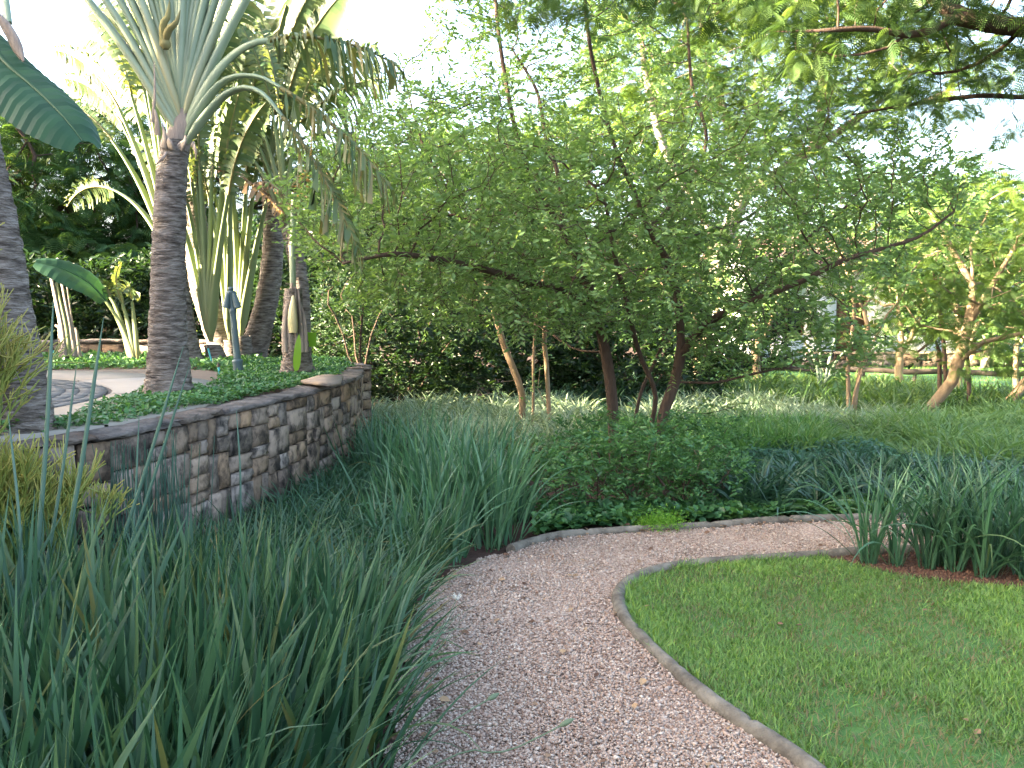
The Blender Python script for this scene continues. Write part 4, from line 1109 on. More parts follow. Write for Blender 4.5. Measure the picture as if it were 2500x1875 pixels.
# ------------------------------------------------------------------ feathery trees behind the terrace
FEA = 'feathery trees beyond the terrace'
def feather(name, label, base_pt, trunk_h, c, r, n, leafm, bark='bark', size=.42, per=1, group=None, base=.16, tmpl=PIN9, step=.35, layers=None, lean=(0, 0), var=(0, 1), droop=.12, maxtips=None, limbs=5, fork=.7):
    c = np.asarray(c, float); r = np.asarray(r, float); b0 = np.asarray(base_pt, float)
    top = b0 + [lean[0], lean[1], trunk_h]
    ls = [np.array([b0, (b0 + top) / 2 + [lean[0] * .1, 0, 0], top])]
    for k in range(limbs):
        a = k * 6.28 / limbs + random.uniform(-.3, .3)
        d = np.array([math.cos(a), math.sin(a), 0])
        e = c + d * r * fork + [0, 0, random.uniform(-.1, .2) * r[2]]
        ls.append(np.array([top, (top + e) / 2 + [0, 0, .15 * r[2]], e]))
    return tree(name, label, 'tree', ls, ell(n, c, r, .55), M[bark], leafm, base=base, step=step, infl=2.2, kill=step * 1.25, per=per, leaves=3, size=size, tmpl=tmpl,
                spread=.35, tipr=.035, tip=.008, rmin=.010, up=1.2, droop=droop, var=var, group=group, maxtips=maxtips)
for (px, py, y, rr, h, lab) in ((60, 470, 21, (3.4, 2.2, 2.7), 3.0, 'feathery dark tree above the hedge behind the leaning trunk'), (250, 460, 22.5, (3.2, 2.2, 2.6), 3.0, 'feathery tree showing between the two ringed trunks'), (-150, 420, 19.5, (3.0, 2.0, 2.6), 3.2, 'feathery tree at the picture edge above the pencil shrub'),
                                (520, 500, 23, (3.0, 2.0, 2.2), 3.2, 'feathery dark tree behind the palm grove')):
    c = D(px, py, y)
    feather('feathery_tree', lab, (c[0], c[1], .2), h, c, rr, 760, M['feather'], size=.5, per=2, group=FEA, maxtips=1300)
for (px, py, y, rr, lab) in ((120, 690, 20, (2.6, 1.4, 1.3), 'low feathery tree drooping over the hedge near the banana plant'),):
    c = D(px, py, y)
    feather('feathery_tree', lab, (c[0], c[1], .2), 1.5, c, rr, 480, M['feather'], size=.42, per=2, group=FEA, maxtips=900)

# trees far behind the middle tree
FB = 'broad trees far behind the garden'
for (px, py, y, rr, h, mt, lab, n) in ((860, 560, 24, (2.8, 2.2, 2.3), 3, 'feather', 'broad dark tree far behind the wall end', 620), (1130, 520, 27, (3.6, 2.4, 2.8), 3.5, 'feather', 'broad tree far behind the pale forked trunk', 700),
                                      (1480, 480, 28, (4.0, 2.4, 3.4), 3.5, 'bright_feather', 'tall sunlit tree far behind the middle stems', 800), (2420, 620, 27, (3.4, 2.4, 2.9), 3, 'feather', 'dark rounded tree beyond the fence on the house side', 700),
                                      (2150, 560, 40, (6, 3, 3.0), 3, 'feather', 'wide tree rising behind the tiled roof', 700)):
    c = D(px, py, y)
    feather('broad_tree', lab, (c[0], c[1], 0), h, c, rr, n, M[mt], 'grey_bark', size=.55, per=2, group=FB, maxtips=1300, tmpl=PIN6 if y > 25 else PIN9)

# big flat-topped tree with pale limbs, sunlit yellow green
root = thing('flat_topped_tree', 'big flat-topped tree with pale slanting limbs and sunlit feathery crown', 'tree')
fl_lines = [ln((1690, 930, 21), (1715, 780, 21), (1760, 620, 21), (1815, 480, 21), (1880, 440, 21), (1990, 360, 21), (2120, 270, 20.5), (2260, 150, 20)),
            ln((1815, 480, 21), (1800, 380, 21.5), (1760, 250, 22), (1720, 100, 22), (1700, -60, 22)), ln((1990, 360, 21), (2010, 220, 21), (1990, 80, 21.5), (1990, -80, 22)),
            ln((1760, 620, 21), (1690, 480, 20.5), (1620, 360, 20), (1580, 200, 20), (1560, 40, 20)), ln((2120, 270, 20.5), (2250, 250, 20), (2350, 200, 19.5))]
at = np.vstack([ell(900, D(1930, 150, 21), (3.6, 2.6, 2.0), .4), ell(420, D(1640, 120, 20.5), (2.2, 1.8, 2.0), .4), ell(320, D(2250, 190, 19.5), (2.0, 1.6, .9), .3), ell(260, D(1900, 400, 21), (1.8, 1.4, .6), .3), ell(380, D(1800, -120, 22), (4.5, 2.5, 1.2), .3)])
pos, par, nl = grow(fl_lines, at, .34, 1.8, .42, 60)
r = thicken(pos, par, .008, 2.2, .2)
w = MB(); wood(w, pos, par, r, .009); c = MB()
dirs = pos - pos[np.maximum(par, 0)]; dirs /= np.linalg.norm(dirs, axis=1, keepdims=True) + 1e-6
ti = np.where(r < .03)[0]
foliage(c, pos[ti], dirs[ti], 3, 3, .36, PIN9, .35, (0, 1), 1.2, .12)
w.build('trunk', M['grey_bark'], root, True); c.build('crown', M['bright_feather'], root)
STAT.append(('flat', len(ti), len(pos)))

# overhanging boughs of the acacia that stands beside the path
root = thing('overhanging_acacia', 'dark acacia boughs overhanging the top of the view with brown limbs', 'tree')
ac_lines = [np.array([[6.6, 7.4, 0], [6.5, 7.4, 1.6], [6.2, 7.3, 3.0], [5.6, 7.2, 4.2]]),
            np.vstack([[[6.2, 7.3, 3.0]], DL([(2620, 75, 7.3), (2500, 68, 7.2), (2420, 58, 7.1), (2340, 42, 7.0), (2280, 70, 6.9), (2220, 85, 6.8), (2120, 70, 6.7), (2000, 75, 6.6)])]),
            ln((2340, 42, 7.0), (2290, 0, 7.1), (2200, -70, 7.2), (2050, -150, 7.3), (1850, -160, 7.4), (1650, -120, 7.5), (1450, -80, 7.6), (1280, -60, 7.7)),
            ln((2220, 85, 6.8), (2170, 115, 6.8), (2110, 132, 6.8), (2040, 138, 6.8)),
            np.vstack([[[6.5, 7.4, 1.9]], DL([(2700, 260, 7.6), (2500, 238, 7.7), (2400, 233, 7.8), (2290, 245, 7.9), (2180, 262, 8.0), (2080, 280, 8.1)])]),
            ln((1850, -160, 7.4), (1800, -60, 7.4), (1760, 10, 7.4)),
            ln((2500, 68, 7.2), (2430, 130, 7.3), (2350, 170, 7.4), (2280, 180, 7.4))]
at = np.vstack([ell(300, D(2130, 0, 6.9), (1.0, .8, .28), .3), ell(260, D(2420, 0, 7.2), (.7, .8, .42), .3), ell(160, D(1800, -60, 7.4), (1.2, .8, .3), .3), ell(130, D(1420, -30, 7.6), (.9, .6, .17), .3), ell(70, D(2200, 255, 8.0), (.4, .5, .10), .3), ell(90, D(2440, 150, 7.4), (.35, .5, .15), .3), ell(300, D(2250, -180, 7.3), (1.8, 1.2, .5), .3),
                ell(250, (5.6, 7.3, 4.6), (1.4, 1.6, .7), .3), ell(60, D(2490, 290, 7.6), (.15, .3, .12), .2), ell(90, D(1960, 110, 6.8), (.4, .4, .14), .2)])
pos, par, nl = grow(ac_lines, at, .14, .8, .17, 70)
r = thicken(pos, par, .003, 2.2, .10)
r[:nl] = np.maximum(r[:nl], .012)
w = MB(); wood(w, pos, par, r, .003); c = MB()
dirs = pos - pos[np.maximum(par, 0)]; dirs /= np.linalg.norm(dirs, axis=1, keepdims=True) + 1e-6
ti = np.where((r < .011) & (np.arange(len(pos)) >= nl))[0]
foliage(c, pos[ti], dirs[ti], 2, 3, .17, PIN9, .12, (0, 1), 1.1, .22)
w.build('trunk', M['bark'], root, True); c.build('crown', M['acacia'], root)
STAT.append(('acacia', len(ti), len(pos)))

# ------------------------------------------------------------------ lit trees on the house side
def small_tree(name, label, lines, c, r, n, bark, leafm, size=.09, base=.07, tmpl=(T_LEAF, F_LEAF), leaves=6, per=2, step=.25, group=None, droop=.1, var=(.1, 1), extra=None, up=.8, tipr=.02, spread=.25):
    a = [ell(n, c, r, .4)] + (extra or [])
    return tree(name, label, 'tree', lines, np.vstack(a), M[bark], M[leafm], base=base, step=step, infl=1.6, kill=step * 1.3, per=per, leaves=leaves, size=size, tmpl=tmpl, spread=spread, tipr=tipr, tip=.006, rmin=.007, droop=droop, var=var, group=group, up=up)
HT = 'young trees on the house side'
small_tree('clump_tree', 'young tree with three thin upright trunks standing in the striped plants',
           [ln((2070, 1055, 12.9), (2072, 980, 12.9), (2070, 880, 12.9), (2085, 780, 12.9), (2080, 700, 12.9), (2050, 620, 12.9)), ln((2082, 1055, 12.9), (2090, 960, 12.9), (2105, 880, 12.9), (2120, 780, 12.9), (2090, 730, 12.9), (2068, 660, 13.0)),
            ln((2078, 1055, 12.8), (2082, 980, 12.8), (2110, 890, 12.8), (2130, 840, 12.8), (2165, 770, 12.8))],
           D(2110, 630, 13.0), (1.2, 1.0, .8), 150, 'tan_bark', 'bright_feather', size=.16, tmpl=PIN6, leaves=3, per=3, base=.05, group=HT, extra=[ell(90, D(2110, 830, 12.8), (.55, .5, .25), .3)])
small_tree('leaning_tree', 'thick tan trunk leaning over the striped plants with bright feathery crown',
           [ln((2235, 1045, 13.6), (2280, 985, 13.6), (2325, 930, 13.6), (2345, 860, 13.6), (2365, 790, 13.6), (2375, 700, 13.6), (2370, 600, 13.6)), ln((2340, 870, 13.6), (2370, 845, 13.4), (2420, 830, 13.2), (2490, 815, 13.0)),
            ln((2365, 790, 13.6), (2420, 700, 13.4), (2480, 600, 13.2)), ln((2375, 700, 13.6), (2320, 600, 13.8), (2270, 520, 14))],
           D(2430, 680, 13.4), (1.7, 1.4, 1.5), 620, 'tan_bark', 'bright_feather', size=.17, tmpl=PIN6, leaves=4, per=3, base=.09, group=HT, extra=[ell(160, D(2350, 520, 14), (1.2, 1, .5), .3)])
small_tree('slanting_tree', 'slanting trunk at the picture edge rising out of the mounded cover',
           [ln((2410, 1045, 14.2), (2460, 985, 14.2), (2510, 925, 14.2), (2560, 850, 14.2), (2590, 750, 14.2))], D(2600, 640, 14.2), (1.4, 1.2, 1.2), 220, 'tan_bark', 'bright_feather', size=.17, tmpl=PIN6, leaves=4, per=3, base=.08, group=HT)
for (x, y, d, cx, cy, rr, lab, bk) in ((2305, 1020, 15.0, 2290, 720, (.9, .8, .8), 'thin dark sapling behind the leaning tan trunk', 'bark'), (2362, 1030, 14.4, 2360, 740, (.7, .7, .6), 'thin grey sapling under the leaning tree bough', 'bark'), (2290, 1030, 14.3, 2240, 860, (.5, .5, .5), 'crooked sapling at the foot of the leaning tan trunk', 'bark')):
    small_tree('sapling', lab, [ln((x, y + 25, d), (x + 4, y - 80, d), (x - 3, y - 200, d), (cx, cy, d))], D(cx, cy - 40, d), rr, 120, bk, 'dark_leaf', size=.1, base=.035, leaves=6, group='thin saplings on the house side')
for (x, y, d, tx, cx, cy, rr, lab, mt, wd) in ((2195, 950, 20.0, 2195, 2190, 740, (1.3, 1.0, 1.2), 'short tree with yellow green crown on the far lawn', 'tree_leaf', .09), (2340, 965, 19.5, 2338, 2330, 700, (1.4, 1.1, 1.3), 'dark-leaved tree on the far lawn behind the leaning trunk', 'dark_leaf', .09),
                                       (1850, 930, 19.0, 1845, 1790, 700, (1.4, 1.1, 1.1), 'forked tree with tan trunk beside the white house', 'tree_leaf', .085), (1700, 940, 18, 1700, 1690, 760, (1.6, 1, 1.3), 'leafy tree behind the spreading bough', 'tree_leaf', .06), (2480, 940, 19, 2480, 2480, 800, (1.2, 1, 1.0), 'leafy tree behind the slanting trunk', 'bright_feather', .06)):
    small_tree('garden_tree', lab, [ln((x, y + 10, d), (tx, y - 70, d), (tx + 5, y - 130, d), (cx, cy, d)), ln((tx, y - 70, d), (tx + 40, y - 150, d), (tx + 60, y - 220, d))], D(cx, cy, d), rr, 260, 'tan_bark', mt, size=.14, base=wd, leaves=6, per=2, group='garden trees near the white house', step=.3, tipr=.03, spread=.3)

# ------------------------------------------------------------------ tall trees outside the view that shade the near garden
for k, (x, y, h, rr, lab) in enumerate(((-13.5, 5.0, 8.6, (3.2, 3.6, 4.4), 'tall dense shade tree west of the drive near the palms'), (-14.5, -1.5, 8.8, (3.4, 4.0, 4.6), 'tall dense shade tree west of the iris bed'), (-15.5, -8.5, 9.5, (3.4, 4.2, 4.6), 'tall dense shade tree behind the viewer'), (-9.5, -6.0, 8.0, (3.0, 3.4, 4.2), 'round dense shade tree behind the viewer by the drive'))):
    c = np.array([x, y, h - 3.6])
    b0 = np.array([x, y, .4])
    ls = [np.array([b0, b0 + [.1, 0, 1.2], c + [0, 0, -1]])] + [np.array([c + [0, 0, -1], c + np.array([math.cos(a), math.sin(a), .3]) * rr * .6]) for a in np.arange(6) * 1.05]
    tree('shade_tree', lab, 'tree', ls, np.vstack([ell(900, c, rr, .3), ell(500, c + [0, 0, -1.5], np.array(rr) * [1, 1, .7], .2)]), M['bark'], M['dark_leaf'], base=.25, step=.4, infl=2.6, kill=.5, per=3, leaves=6, size=.30, tmpl=(T_WIDE, F_LEAF), spread=.55, tipr=.05, tip=.01, rmin=.02, group='tall shade trees')

for k, (x, y, z, rr, lab) in enumerate(((-10.6, 10.6, 1.9, (1.0, 2.2, 1.0), 'unseen dark hedge added to shade the stump palm and banana plant'), (-14.0, 14.6, 2.4, (1.2, 2.0, 2.0), 'unseen dark hedge added to shade the hedge behind the low wall'), (-15.0, 18.2, 2.4, (1.2, 2.0, 2.2), 'unseen dark hedge added farther back to shade the same hedge row'))):  # out of view, added to keep sun off the low plants behind the drive
    bush('hedge_bush', lab, (x, y, z), rr, 600, M['dark_leaf'], size=.2, per=5, leaves=6, tmpl=(T_WIDE, F_LEAF), group='hedge behind the terrace', shell=.5, step=.28)

# ------------------------------------------------------------------ strap-leaved planting
def clump_blades(mb, pts, per, L, W, lean, bend, segs=6, var=(.1, .9), rad=.09, keel=.15, edge=0.0, psi=.9, az=None, hf=None):
    n = len(pts) * per
    c = np.repeat(pts, per, 0)
    a = rnd(n, 0, 6.28)
    b = np.column_stack([c[:, 0] + np.cos(a) * rad * np.sqrt(rnd(n)), c[:, 1] + np.sin(a) * rad * np.sqrt(rnd(n)), c[:, 2]])
    aa = a + rng.normal(size=n) * .9
    if az is not None: aa = np.where(rnd(n) < .55, az + rng.normal(size=n) * .7, aa)
    cv = np.repeat(rnd(len(pts)), per)
    v = np.clip(var[0] + (var[1] - var[0]) * (.35 * cv + .65 * rnd(n)), 0, 1)
    Ls = rnd(n, *L) * (1 if hf is None else hf(b))
    blades(mb, b, aa, rnd(n, *lean) ** 1.0, Ls, rnd(n, *W), np.abs(rnd(n, *bend)), segs, rnd(n, -psi, psi), v, keel, edge=edge)
def z0(p, z=0.0): return np.column_stack([p, np.full(len(p), z)])

# the iris bed between the wall and the path
bed = [(-2.55, 1.1), (-.75, 1.1), (-.62, 1.9), (-.55, 2.6), (-.52, 3.2), (-.6, 3.9), (-.72, 4.6), (-.85, 5.2), (-.95, 5.7), (-1.0, 6.4), (-1.2, 7.3), (-1.5, 8.4), (-1.6, 8.4), (-1.65, 7.0), (-1.75, 6.2), (-1.85, 5.4), (-2.0, 4.8), (-2.3, 4.2)]
mb = MB()
p = scatter(bed, 560)
near = p[:, 1] < 3.9
bh = lambda b: np.interp(b[:, 1], [1, 2.8, 3.6, 4.4, 5.2, 6.5, 10], [.78, .86, .70, .55, .46, .36, .28]) * np.interp(b[:, 0], [-1.3, -.6], [1, .78])
clump_blades(mb, z0(p[near]), 12, (.5, 1.25), (.020, .044), (.0, .45), (0, .35), 6, (0, .97), .11, hf=bh)
clump_blades(mb, z0(p[near]), 4, (.7, 1.2), (.008, .018), (.2, .8), (.1, 1.3), 8, (.25, 1.0), .12, hf=bh)
clump_blades(mb, z0(p[~near]), 11, (.5, 1.2), (.011, .024), (.02, .55), (.1, .9), 6, (.05, .97), .11, hf=bh)
clump_blades(mb, z0(p[~near]), 7, (.7, 1.3), (.006, .013), (.25, .9), (.4, 1.8), 8, (.3, 1.0), .12, hf=bh)
clump_blades(mb, z0(p[::2]), 1, (.7, 1.0), (.008, .016), (.1, .5), (1.6, 3.0), 9, (.4, 1.05), .1, hf=bh)
clump_blades(mb, z0(p[::5]), 1, (.9, 1.3), (.008, .014), (.5, 1.15), (.0, .5), 6, (.5, 1.0), .12, hf=bh)
e = np.array([q[:2] for q in left])[6:36] + rng.normal(size=(30, 2)) * .04 - [.12, 0]
clump_blades(mb, z0(e), 9, (.35, .7), (.008, .018), (.15, .7), (.3, 1.2), 7, (.1, .95), .06, az=-.1)
mb.build('iris_bed', M['iris'], kind='stuff', label='dense bluish green sword-leaved planting filling the bed beside the path', cat='iris bed')
# arching pale tangle towards the wall
mb = MB()
p = scatter([(-1.75, 6.0), (-.75, 5.4), (-.55, 6.2), (-.9, 7.4), (-1.2, 9.0), (-1.5, 9.4), (-1.6, 8.0)], 130)
clump_blades(mb, z0(p), 18, (.3, .52), (.009, .018), (.1, .7), (.5, 1.8), 8, (.1, .95), .12)
mb.build('arching_leaves', M['pale_iris'], kind='stuff', label='tangle of arching pale green strap leaves between wall and tall clump', cat='plants')

# tall clumps at the bend of the path
TC = 'tall sword-leaved clumps at the bend'
for k, (x, y, n, L, lab) in enumerate(((1180, 1335, 70, (.6, 1.0), 'tall sword-leaved clump at the bend where the far kerb begins'), (1085, 1320, 65, (.5, 1.0), 'tall sword-leaved clump behind the bend, towards the wall'), (1040, 1375, 60, (.45, .75), 'lower sword-leaved clump drooping onto the gravel edge'), (1150, 1270, 60, (.5, .95), 'tall sword-leaved clump behind the bend, below the pale forked trunk'), (985, 1290, 60, (.45, .85), 'sword-leaved clump standing before the wall end'), (935, 1215, 65, (.5, .85), 'sword-leaved clump close against the foot of the wall end'), (1045, 1225, 70, (.55, .95), 'tall sword-leaved clump between wall end and pale forked trunk'), (1130, 1195, 65, (.5, .85), 'sword-leaved clump nearest the pale forked trunk'), (905, 1160, 55, (.45, .75), 'small sword-leaved clump under the overhanging wall corner'), (1250, 1275, 50, (.4, .7), 'low sword-leaved clump next to the first leafy shrub'))):
    c = G(x, y)
    mb = MB()
    pts = np.column_stack([rng.normal(size=(7, 2)) * .12 + c[:2], np.zeros(7)])
    clump_blades(mb, pts, n // 5, L, (.016, .032), (0, .42), (0, .8), 7, (.05, .95), .1)
    clump_blades(mb, pts, max(3, n // 22), L, (.008, .014), (.2, .7), (.6, 1.7), 9, (.3, 1), .1)
    mb.build('iris_clump', M['pale_iris'], label=lab, cat='iris clump', group=TC)
# clumps on the bare soil beside the lawn
LC = 'arching clumps on the red soil'
for k, (x, y, lab) in enumerate(((2152, 1378, 'arching strap-leaved clump at the tip of the red soil bed'), (2255, 1386, 'arching strap-leaved clump second from the tip of the soil bed'), (2345, 1398, 'arching strap-leaved clump third from the tip of the soil bed'), (2425, 1410, 'arching strap-leaved clump by a fallen leaf on the soil bed'), (2495, 1408, 'arching strap-leaved clump cut by the picture edge'), (2300, 1362, 'arching strap-leaved clump behind the others next to the path'), (2420, 1366, 'arching strap-leaved clump half hidden behind its neighbours near the path'), (2560, 1380, 'arching strap-leaved clump just beyond the picture edge'))):
    c = G(x, y, .016)
    mb = MB()
    pts = np.column_stack([rng.normal(size=(3, 2)) * .05 + c[:2], np.full(3, .016)])
    clump_blades(mb, pts, 17, (.5, .86), (.012, .024), (.0, .38), (.1, 1.1), 8, (.05, .9), .05)
    clump_blades(mb, pts, 5, (.55, .95), (.010, .018), (.25, .75), (.9, 2.0), 9, (.1, .95), .06)
    mb.build('strap_clump', M['iris'] if k % 2 else M['pale_iris'], label=lab, cat='strap plant', group=LC)

def cover(name, label, poly, z, n, mat, **kw):
    mb = MB(); p = scatter(poly, n)
    clump_blades(mb, z0(p, z), **kw)
    return mb.build(name, M[mat], kind='stuff', label=label, cat='ground cover')
def px_poly(*pts): return [G(*q)[:2] for q in pts]
cover('striped_plants', 'white striped arching leaf rosettes under the trees past the wall end', px_poly((830, 1120), (1000, 1150), (1350, 1130), (1480, 1080), (1400, 1020), (1150, 1012), (900, 1025), (850, 1060)), 0, 300, 'stripe', per=34, L=(.28, .62), W=(.018, .034), lean=(.15, 1.15), bend=(.5, 1.7), segs=6, var=(0, .3), rad=.04, edge=.45)
cover('striped_plants', 'pale striped leaf rosettes around the three-trunked young tree', px_poly((1480, 1060), (1700, 1075), (1960, 1085), (2200, 1090), (2250, 1045), (2000, 1030), (1850, 1000), (1600, 1010)), 0, 260, 'stripe', per=34, L=(.26, .56), W=(.018, .034), lean=(.15, 1.15), bend=(.5, 1.7), segs=6, var=(0, .3), rad=.04, edge=.42)
cover('green_strap_plants', 'fresh green strap leaves behind the low shrubs', px_poly((1430, 1130), (1750, 1140), (2020, 1125), (2010, 1075), (1700, 1065), (1450, 1075)), 0, 210, 'green_strap', per=26, L=(.25, .5), W=(.014, .026), lean=(.0, .6), bend=(.3, 1.4), segs=5, var=(0, 1), rad=.06)
cover('mounded_grass', 'mounded pale grassy cover below the slanting trunk', px_poly((1900, 1135), (2150, 1150), (2350, 1160), (2620, 1165), (2640, 1030), (2420, 1035), (2250, 1055), (2050, 1080), (1920, 1100)), 0, 520, 'mound', per=28, L=(.22, .55), W=(.014, .028), lean=(.1, 1.2), bend=(.5, 1.9), segs=5, var=(0, .78), rad=.05, edge=.14, hf=lambda b: 1 + .45 * noise2(b[:, 0], b[:, 1], 1.6, 41))
cover('agapanthus_bed', 'dark glossy strap leaves behind the far kerb', px_poly((1760, 1245), (1900, 1262), (2200, 1255), (2600, 1252), (2600, 1195), (2300, 1180), (2000, 1175), (1800, 1190)), 0, 120, 'dark_strap', per=24, L=(.26, .5), W=(.02, .036), lean=(.15, 1.0), bend=(.4, 1.6), segs=7, var=(0, 1), rad=.06)
cover('clivia_bed', 'yellow green strap plants catching sun before the far lawn', px_poly((1700, 1000), (1950, 1015), (2300, 1030), (2600, 1030), (2600, 985), (2400, 990), (2250, 970), (2000, 950), (1800, 955)), 0, 420, 'yellow_strap', per=18, L=(.3, .6), W=(.025, .045), lean=(.1, 1.0), bend=(.4, 1.5), segs=5, var=(0, 1), rad=.06)
cover('shade_strap_plants', 'dark strap plants in the shade below the far lawn', px_poly((1300, 1010), (1700, 1010), (1750, 960), (1500, 950), (1300, 960)), 0, 260, 'dark_strap', per=18, L=(.3, .6), W=(.025, .045), lean=(.1, 1.0), bend=(.4, 1.5), segs=5, var=(0, 1), rad=.06)
def leafy_cover(name, label, poly, z, h, n, mat, size, tmpl=(T_WIDE, F_LEAF), bump=0.0, lab_cat='ground cover', up=1.3):
    p = scatter(poly, n)
    hh = h * (.6 + .4 * noise2(p[:, 0], p[:, 1], 3.0, 21)) * rnd(n, .35, 1.0)
    mb = MB()
    mb.inst(tmpl[0], tmpl[1], np.column_stack([p, z + np.maximum(hh, .01)]), unit(n) * [1, 1, .4] + [0, 0, .1], np.array([0, 0, 1.0]) * up + unit(n) * .7, size * rnd(n, .6, 1.3), np.clip(rnd(n) * .8 + .25 * noise2(p[:, 0], p[:, 1], 2, 8), 0, 1))
    return mb.build(name, M[mat], kind='stuff', label=label, cat=lab_cat)
leafy_cover('teal_cover', 'low bluish green small-leaved cover behind the dark strap leaves', px_poly((1650, 1175), (1900, 1195), (2300, 1195), (2620, 1200), (2620, 1150), (2300, 1140), (1900, 1125), (1700, 1130)), 0, .30, 26000, 'teal_cover', .04)
leafy_cover('round_leaf_cover', 'low round-leaved cover lining the far kerb', px_poly((1300, 1318), (1500, 1290), (1750, 1283), (1900, 1272), (2300, 1262), (2620, 1262), (2620, 1235), (2200, 1235), (1800, 1240), (1550, 1250), (1330, 1270)), 0, .16, 8000, 'shrub_leaf', .075)
leafy_cover('under_cover', 'small green leaves covering the ground under the trees', px_poly((1300, 1180), (1700, 1200), (2100, 1130), (2620, 1160), (2620, 965), (1800, 940), (1200, 970), (900, 1010), (860, 1120)), 0, .16, 30000, 'shrub_leaf', .06)
# creeping cover on the terrace
tc_poly = np.vstack([wall_pt(np.linspace(0.2, FL - 1.0, 80), 0, -.17)[:, :2], [G(520, 888, TZ)[:2], G(500, 900, TZ)[:2]], drive_out[::-1, :2][8:]])
n = 30000
p = scatter(tc_poly, n)
dw = noise2(p[:, 0], p[:, 1], 2.5, 31)
mb = MB()
hh = np.clip(.045 + .035 * dw, .008, .12) * rnd(n, .3, 1.4)
mb.inst(T_WIDE, F_LEAF, np.column_stack([p, TZ - .015 + hh]), unit(n) * [1, 1, .4] + [0, 0, .15], np.array([0, 0, 1.3]) + unit(n) * .7, .034 * rnd(n, .6, 1.4), np.clip(rnd(n) * .8 + .25 * dw, 0, 1))
mb.build('creeping_cover', M['creeper'], kind='stuff', label='bright green creeping cover on the terrace beside the drive', cat='ground cover')
n = 12000
p = scatter([G(-200, 905, TZ)[:2], G(90, 902, TZ)[:2], G(430, 899, TZ)[:2], G(560, 908, TZ)[:2], G(640, 880, TZ)[:2], [-3.9, 13.0], [-6.4, 13.1], [-9.5, 12.4]], n)
mb = MB()
mb.inst(T_WIDE, F_LEAF, np.column_stack([p, TZ - .01 + rnd(n, 0, .09)]), unit(n) * [1, 1, .6] + [0, 0, .3], np.array([0, 0, 1.0]) + unit(n) * .8, .05 * rnd(n, .6, 1.4), rnd(n))
mb.build('verge_cover', M['creeper'], kind='stuff', label='strip of green cover between the drive and the low wall', cat='ground cover')

# low shrubs under the tree by the kerb
SH = 'low shrubs by the far kerb'
for (x, d, rr, lab) in ((1340, 6.95, (.30, .28, .34), 'low leafy shrub between the tall sword leaves and the stems'), (1440, 7.15, (.36, .32, .38), 'low leafy shrub at the foot of the left brown stem'), (1545, 7.2, (.38, .32, .40), 'low leafy shrub right behind the lime fern'), (1650, 7.15, (.36, .32, .38), 'low leafy shrub at the foot of the right brown stem'), (1745, 7.25, (.34, .3, .36), 'low leafy shrub next to the dark strap leaves'), (1490, 8.2, (.6, .45, .42), 'low leafy shrub among the brown stems'), (1690, 8.3, (.6, .45, .40), 'low leafy shrub beyond the stems beside the fresh green straps')):
    c = np.array([(x - 1250) / FPX * d, d, rr[2] * .82])
    bush('low_shrub', lab, c, rr, 420, M['shrub_leaf'], size=.05, per=4, leaves=7, group=SH, step=.11, base=.016, spread=.12)
c = G(1612, 1296, 0)
mb = MB(); n = 2600
p = np.column_stack([c[0] + rng.normal(size=n) * .085, c[1] + rng.normal(size=n) * .06, .02 + np.abs(rng.normal(size=n)) * .05])
mb.inst(T_THIN, F_LEAF, p, unit(n) + [0, 0, .5], unit(n) + [0, 0, 1], .022 * rnd(n, .6, 1.4), rnd(n))
mb.build('lime_fern', M['lime_leaf'], label='bright lime green tuft growing over the far kerb', cat='fern')

# ------------------------------------------------------------------ pencil shrub, reeds, rushes
def pencil(label, base, r, n, hgt, seed_dirs):
    root = thing('pencil_shrub', label, 'shrub', group='pencil shrubs before the wall')
    m, tw = MB(), MB()
    def rec(p, d, L, rad, depth):
        d = d / np.linalg.norm(d)
        q = p + d * L
        mid = (p + q) / 2 + rng.normal(size=3) * L * .05
        tgt = m if depth > 2 else tw
        tgt.tube([p, mid, q], [rad, rad * .95, rad * .88], 5 if depth > 2 else 4, var=np.clip([(1 - depth / 6) * .75 + random.random() * .25] * 3, 0, 1), cap=False)
        if depth == 0: return
        for k in range(random.choice((3, 3, 4, 4) if depth < 4 else (3, 4))):
            dd = d + rng.normal(size=3) * (.22 if depth > 2 else .38) + [0, 0, .25]
            rec(q, dd, L * random.uniform(.55, .9), max(.0028, rad * .70), depth - 1)
    for dr in seed_dirs:
        rec(np.array(base) + rng.normal(size=3) * .05 * [1, 1, 0], np.array(dr, float), hgt * random.uniform(.28, .36), .016, 5)
    m.build('stems', M['pencil'], root, True); tw.build('twigs', M['pencil'], root, True)
pencil('yellow tipped pencil shrub in front of the leaning palm trunk', (-2.60, 3.85, .0), 1, 1, 1.66, [(-.15, .05, 1), (0, 0, 1), (.02, -.05, 1.0), (-.08, .1, 1.1), (.04, .06, 1.1), (-.02, .03, 1.3)])
pencil('low yellow green pencil shrub at the foot of the wall', (-2.15, 3.8, 0), 1, 1, .85, [(.1, 0, 1), (-.1, .1, 1), (.2, .1, .9), (0, -.1, 1), (.12, -.1, 1.1)])
RD = 'tall reed stems before the wall'
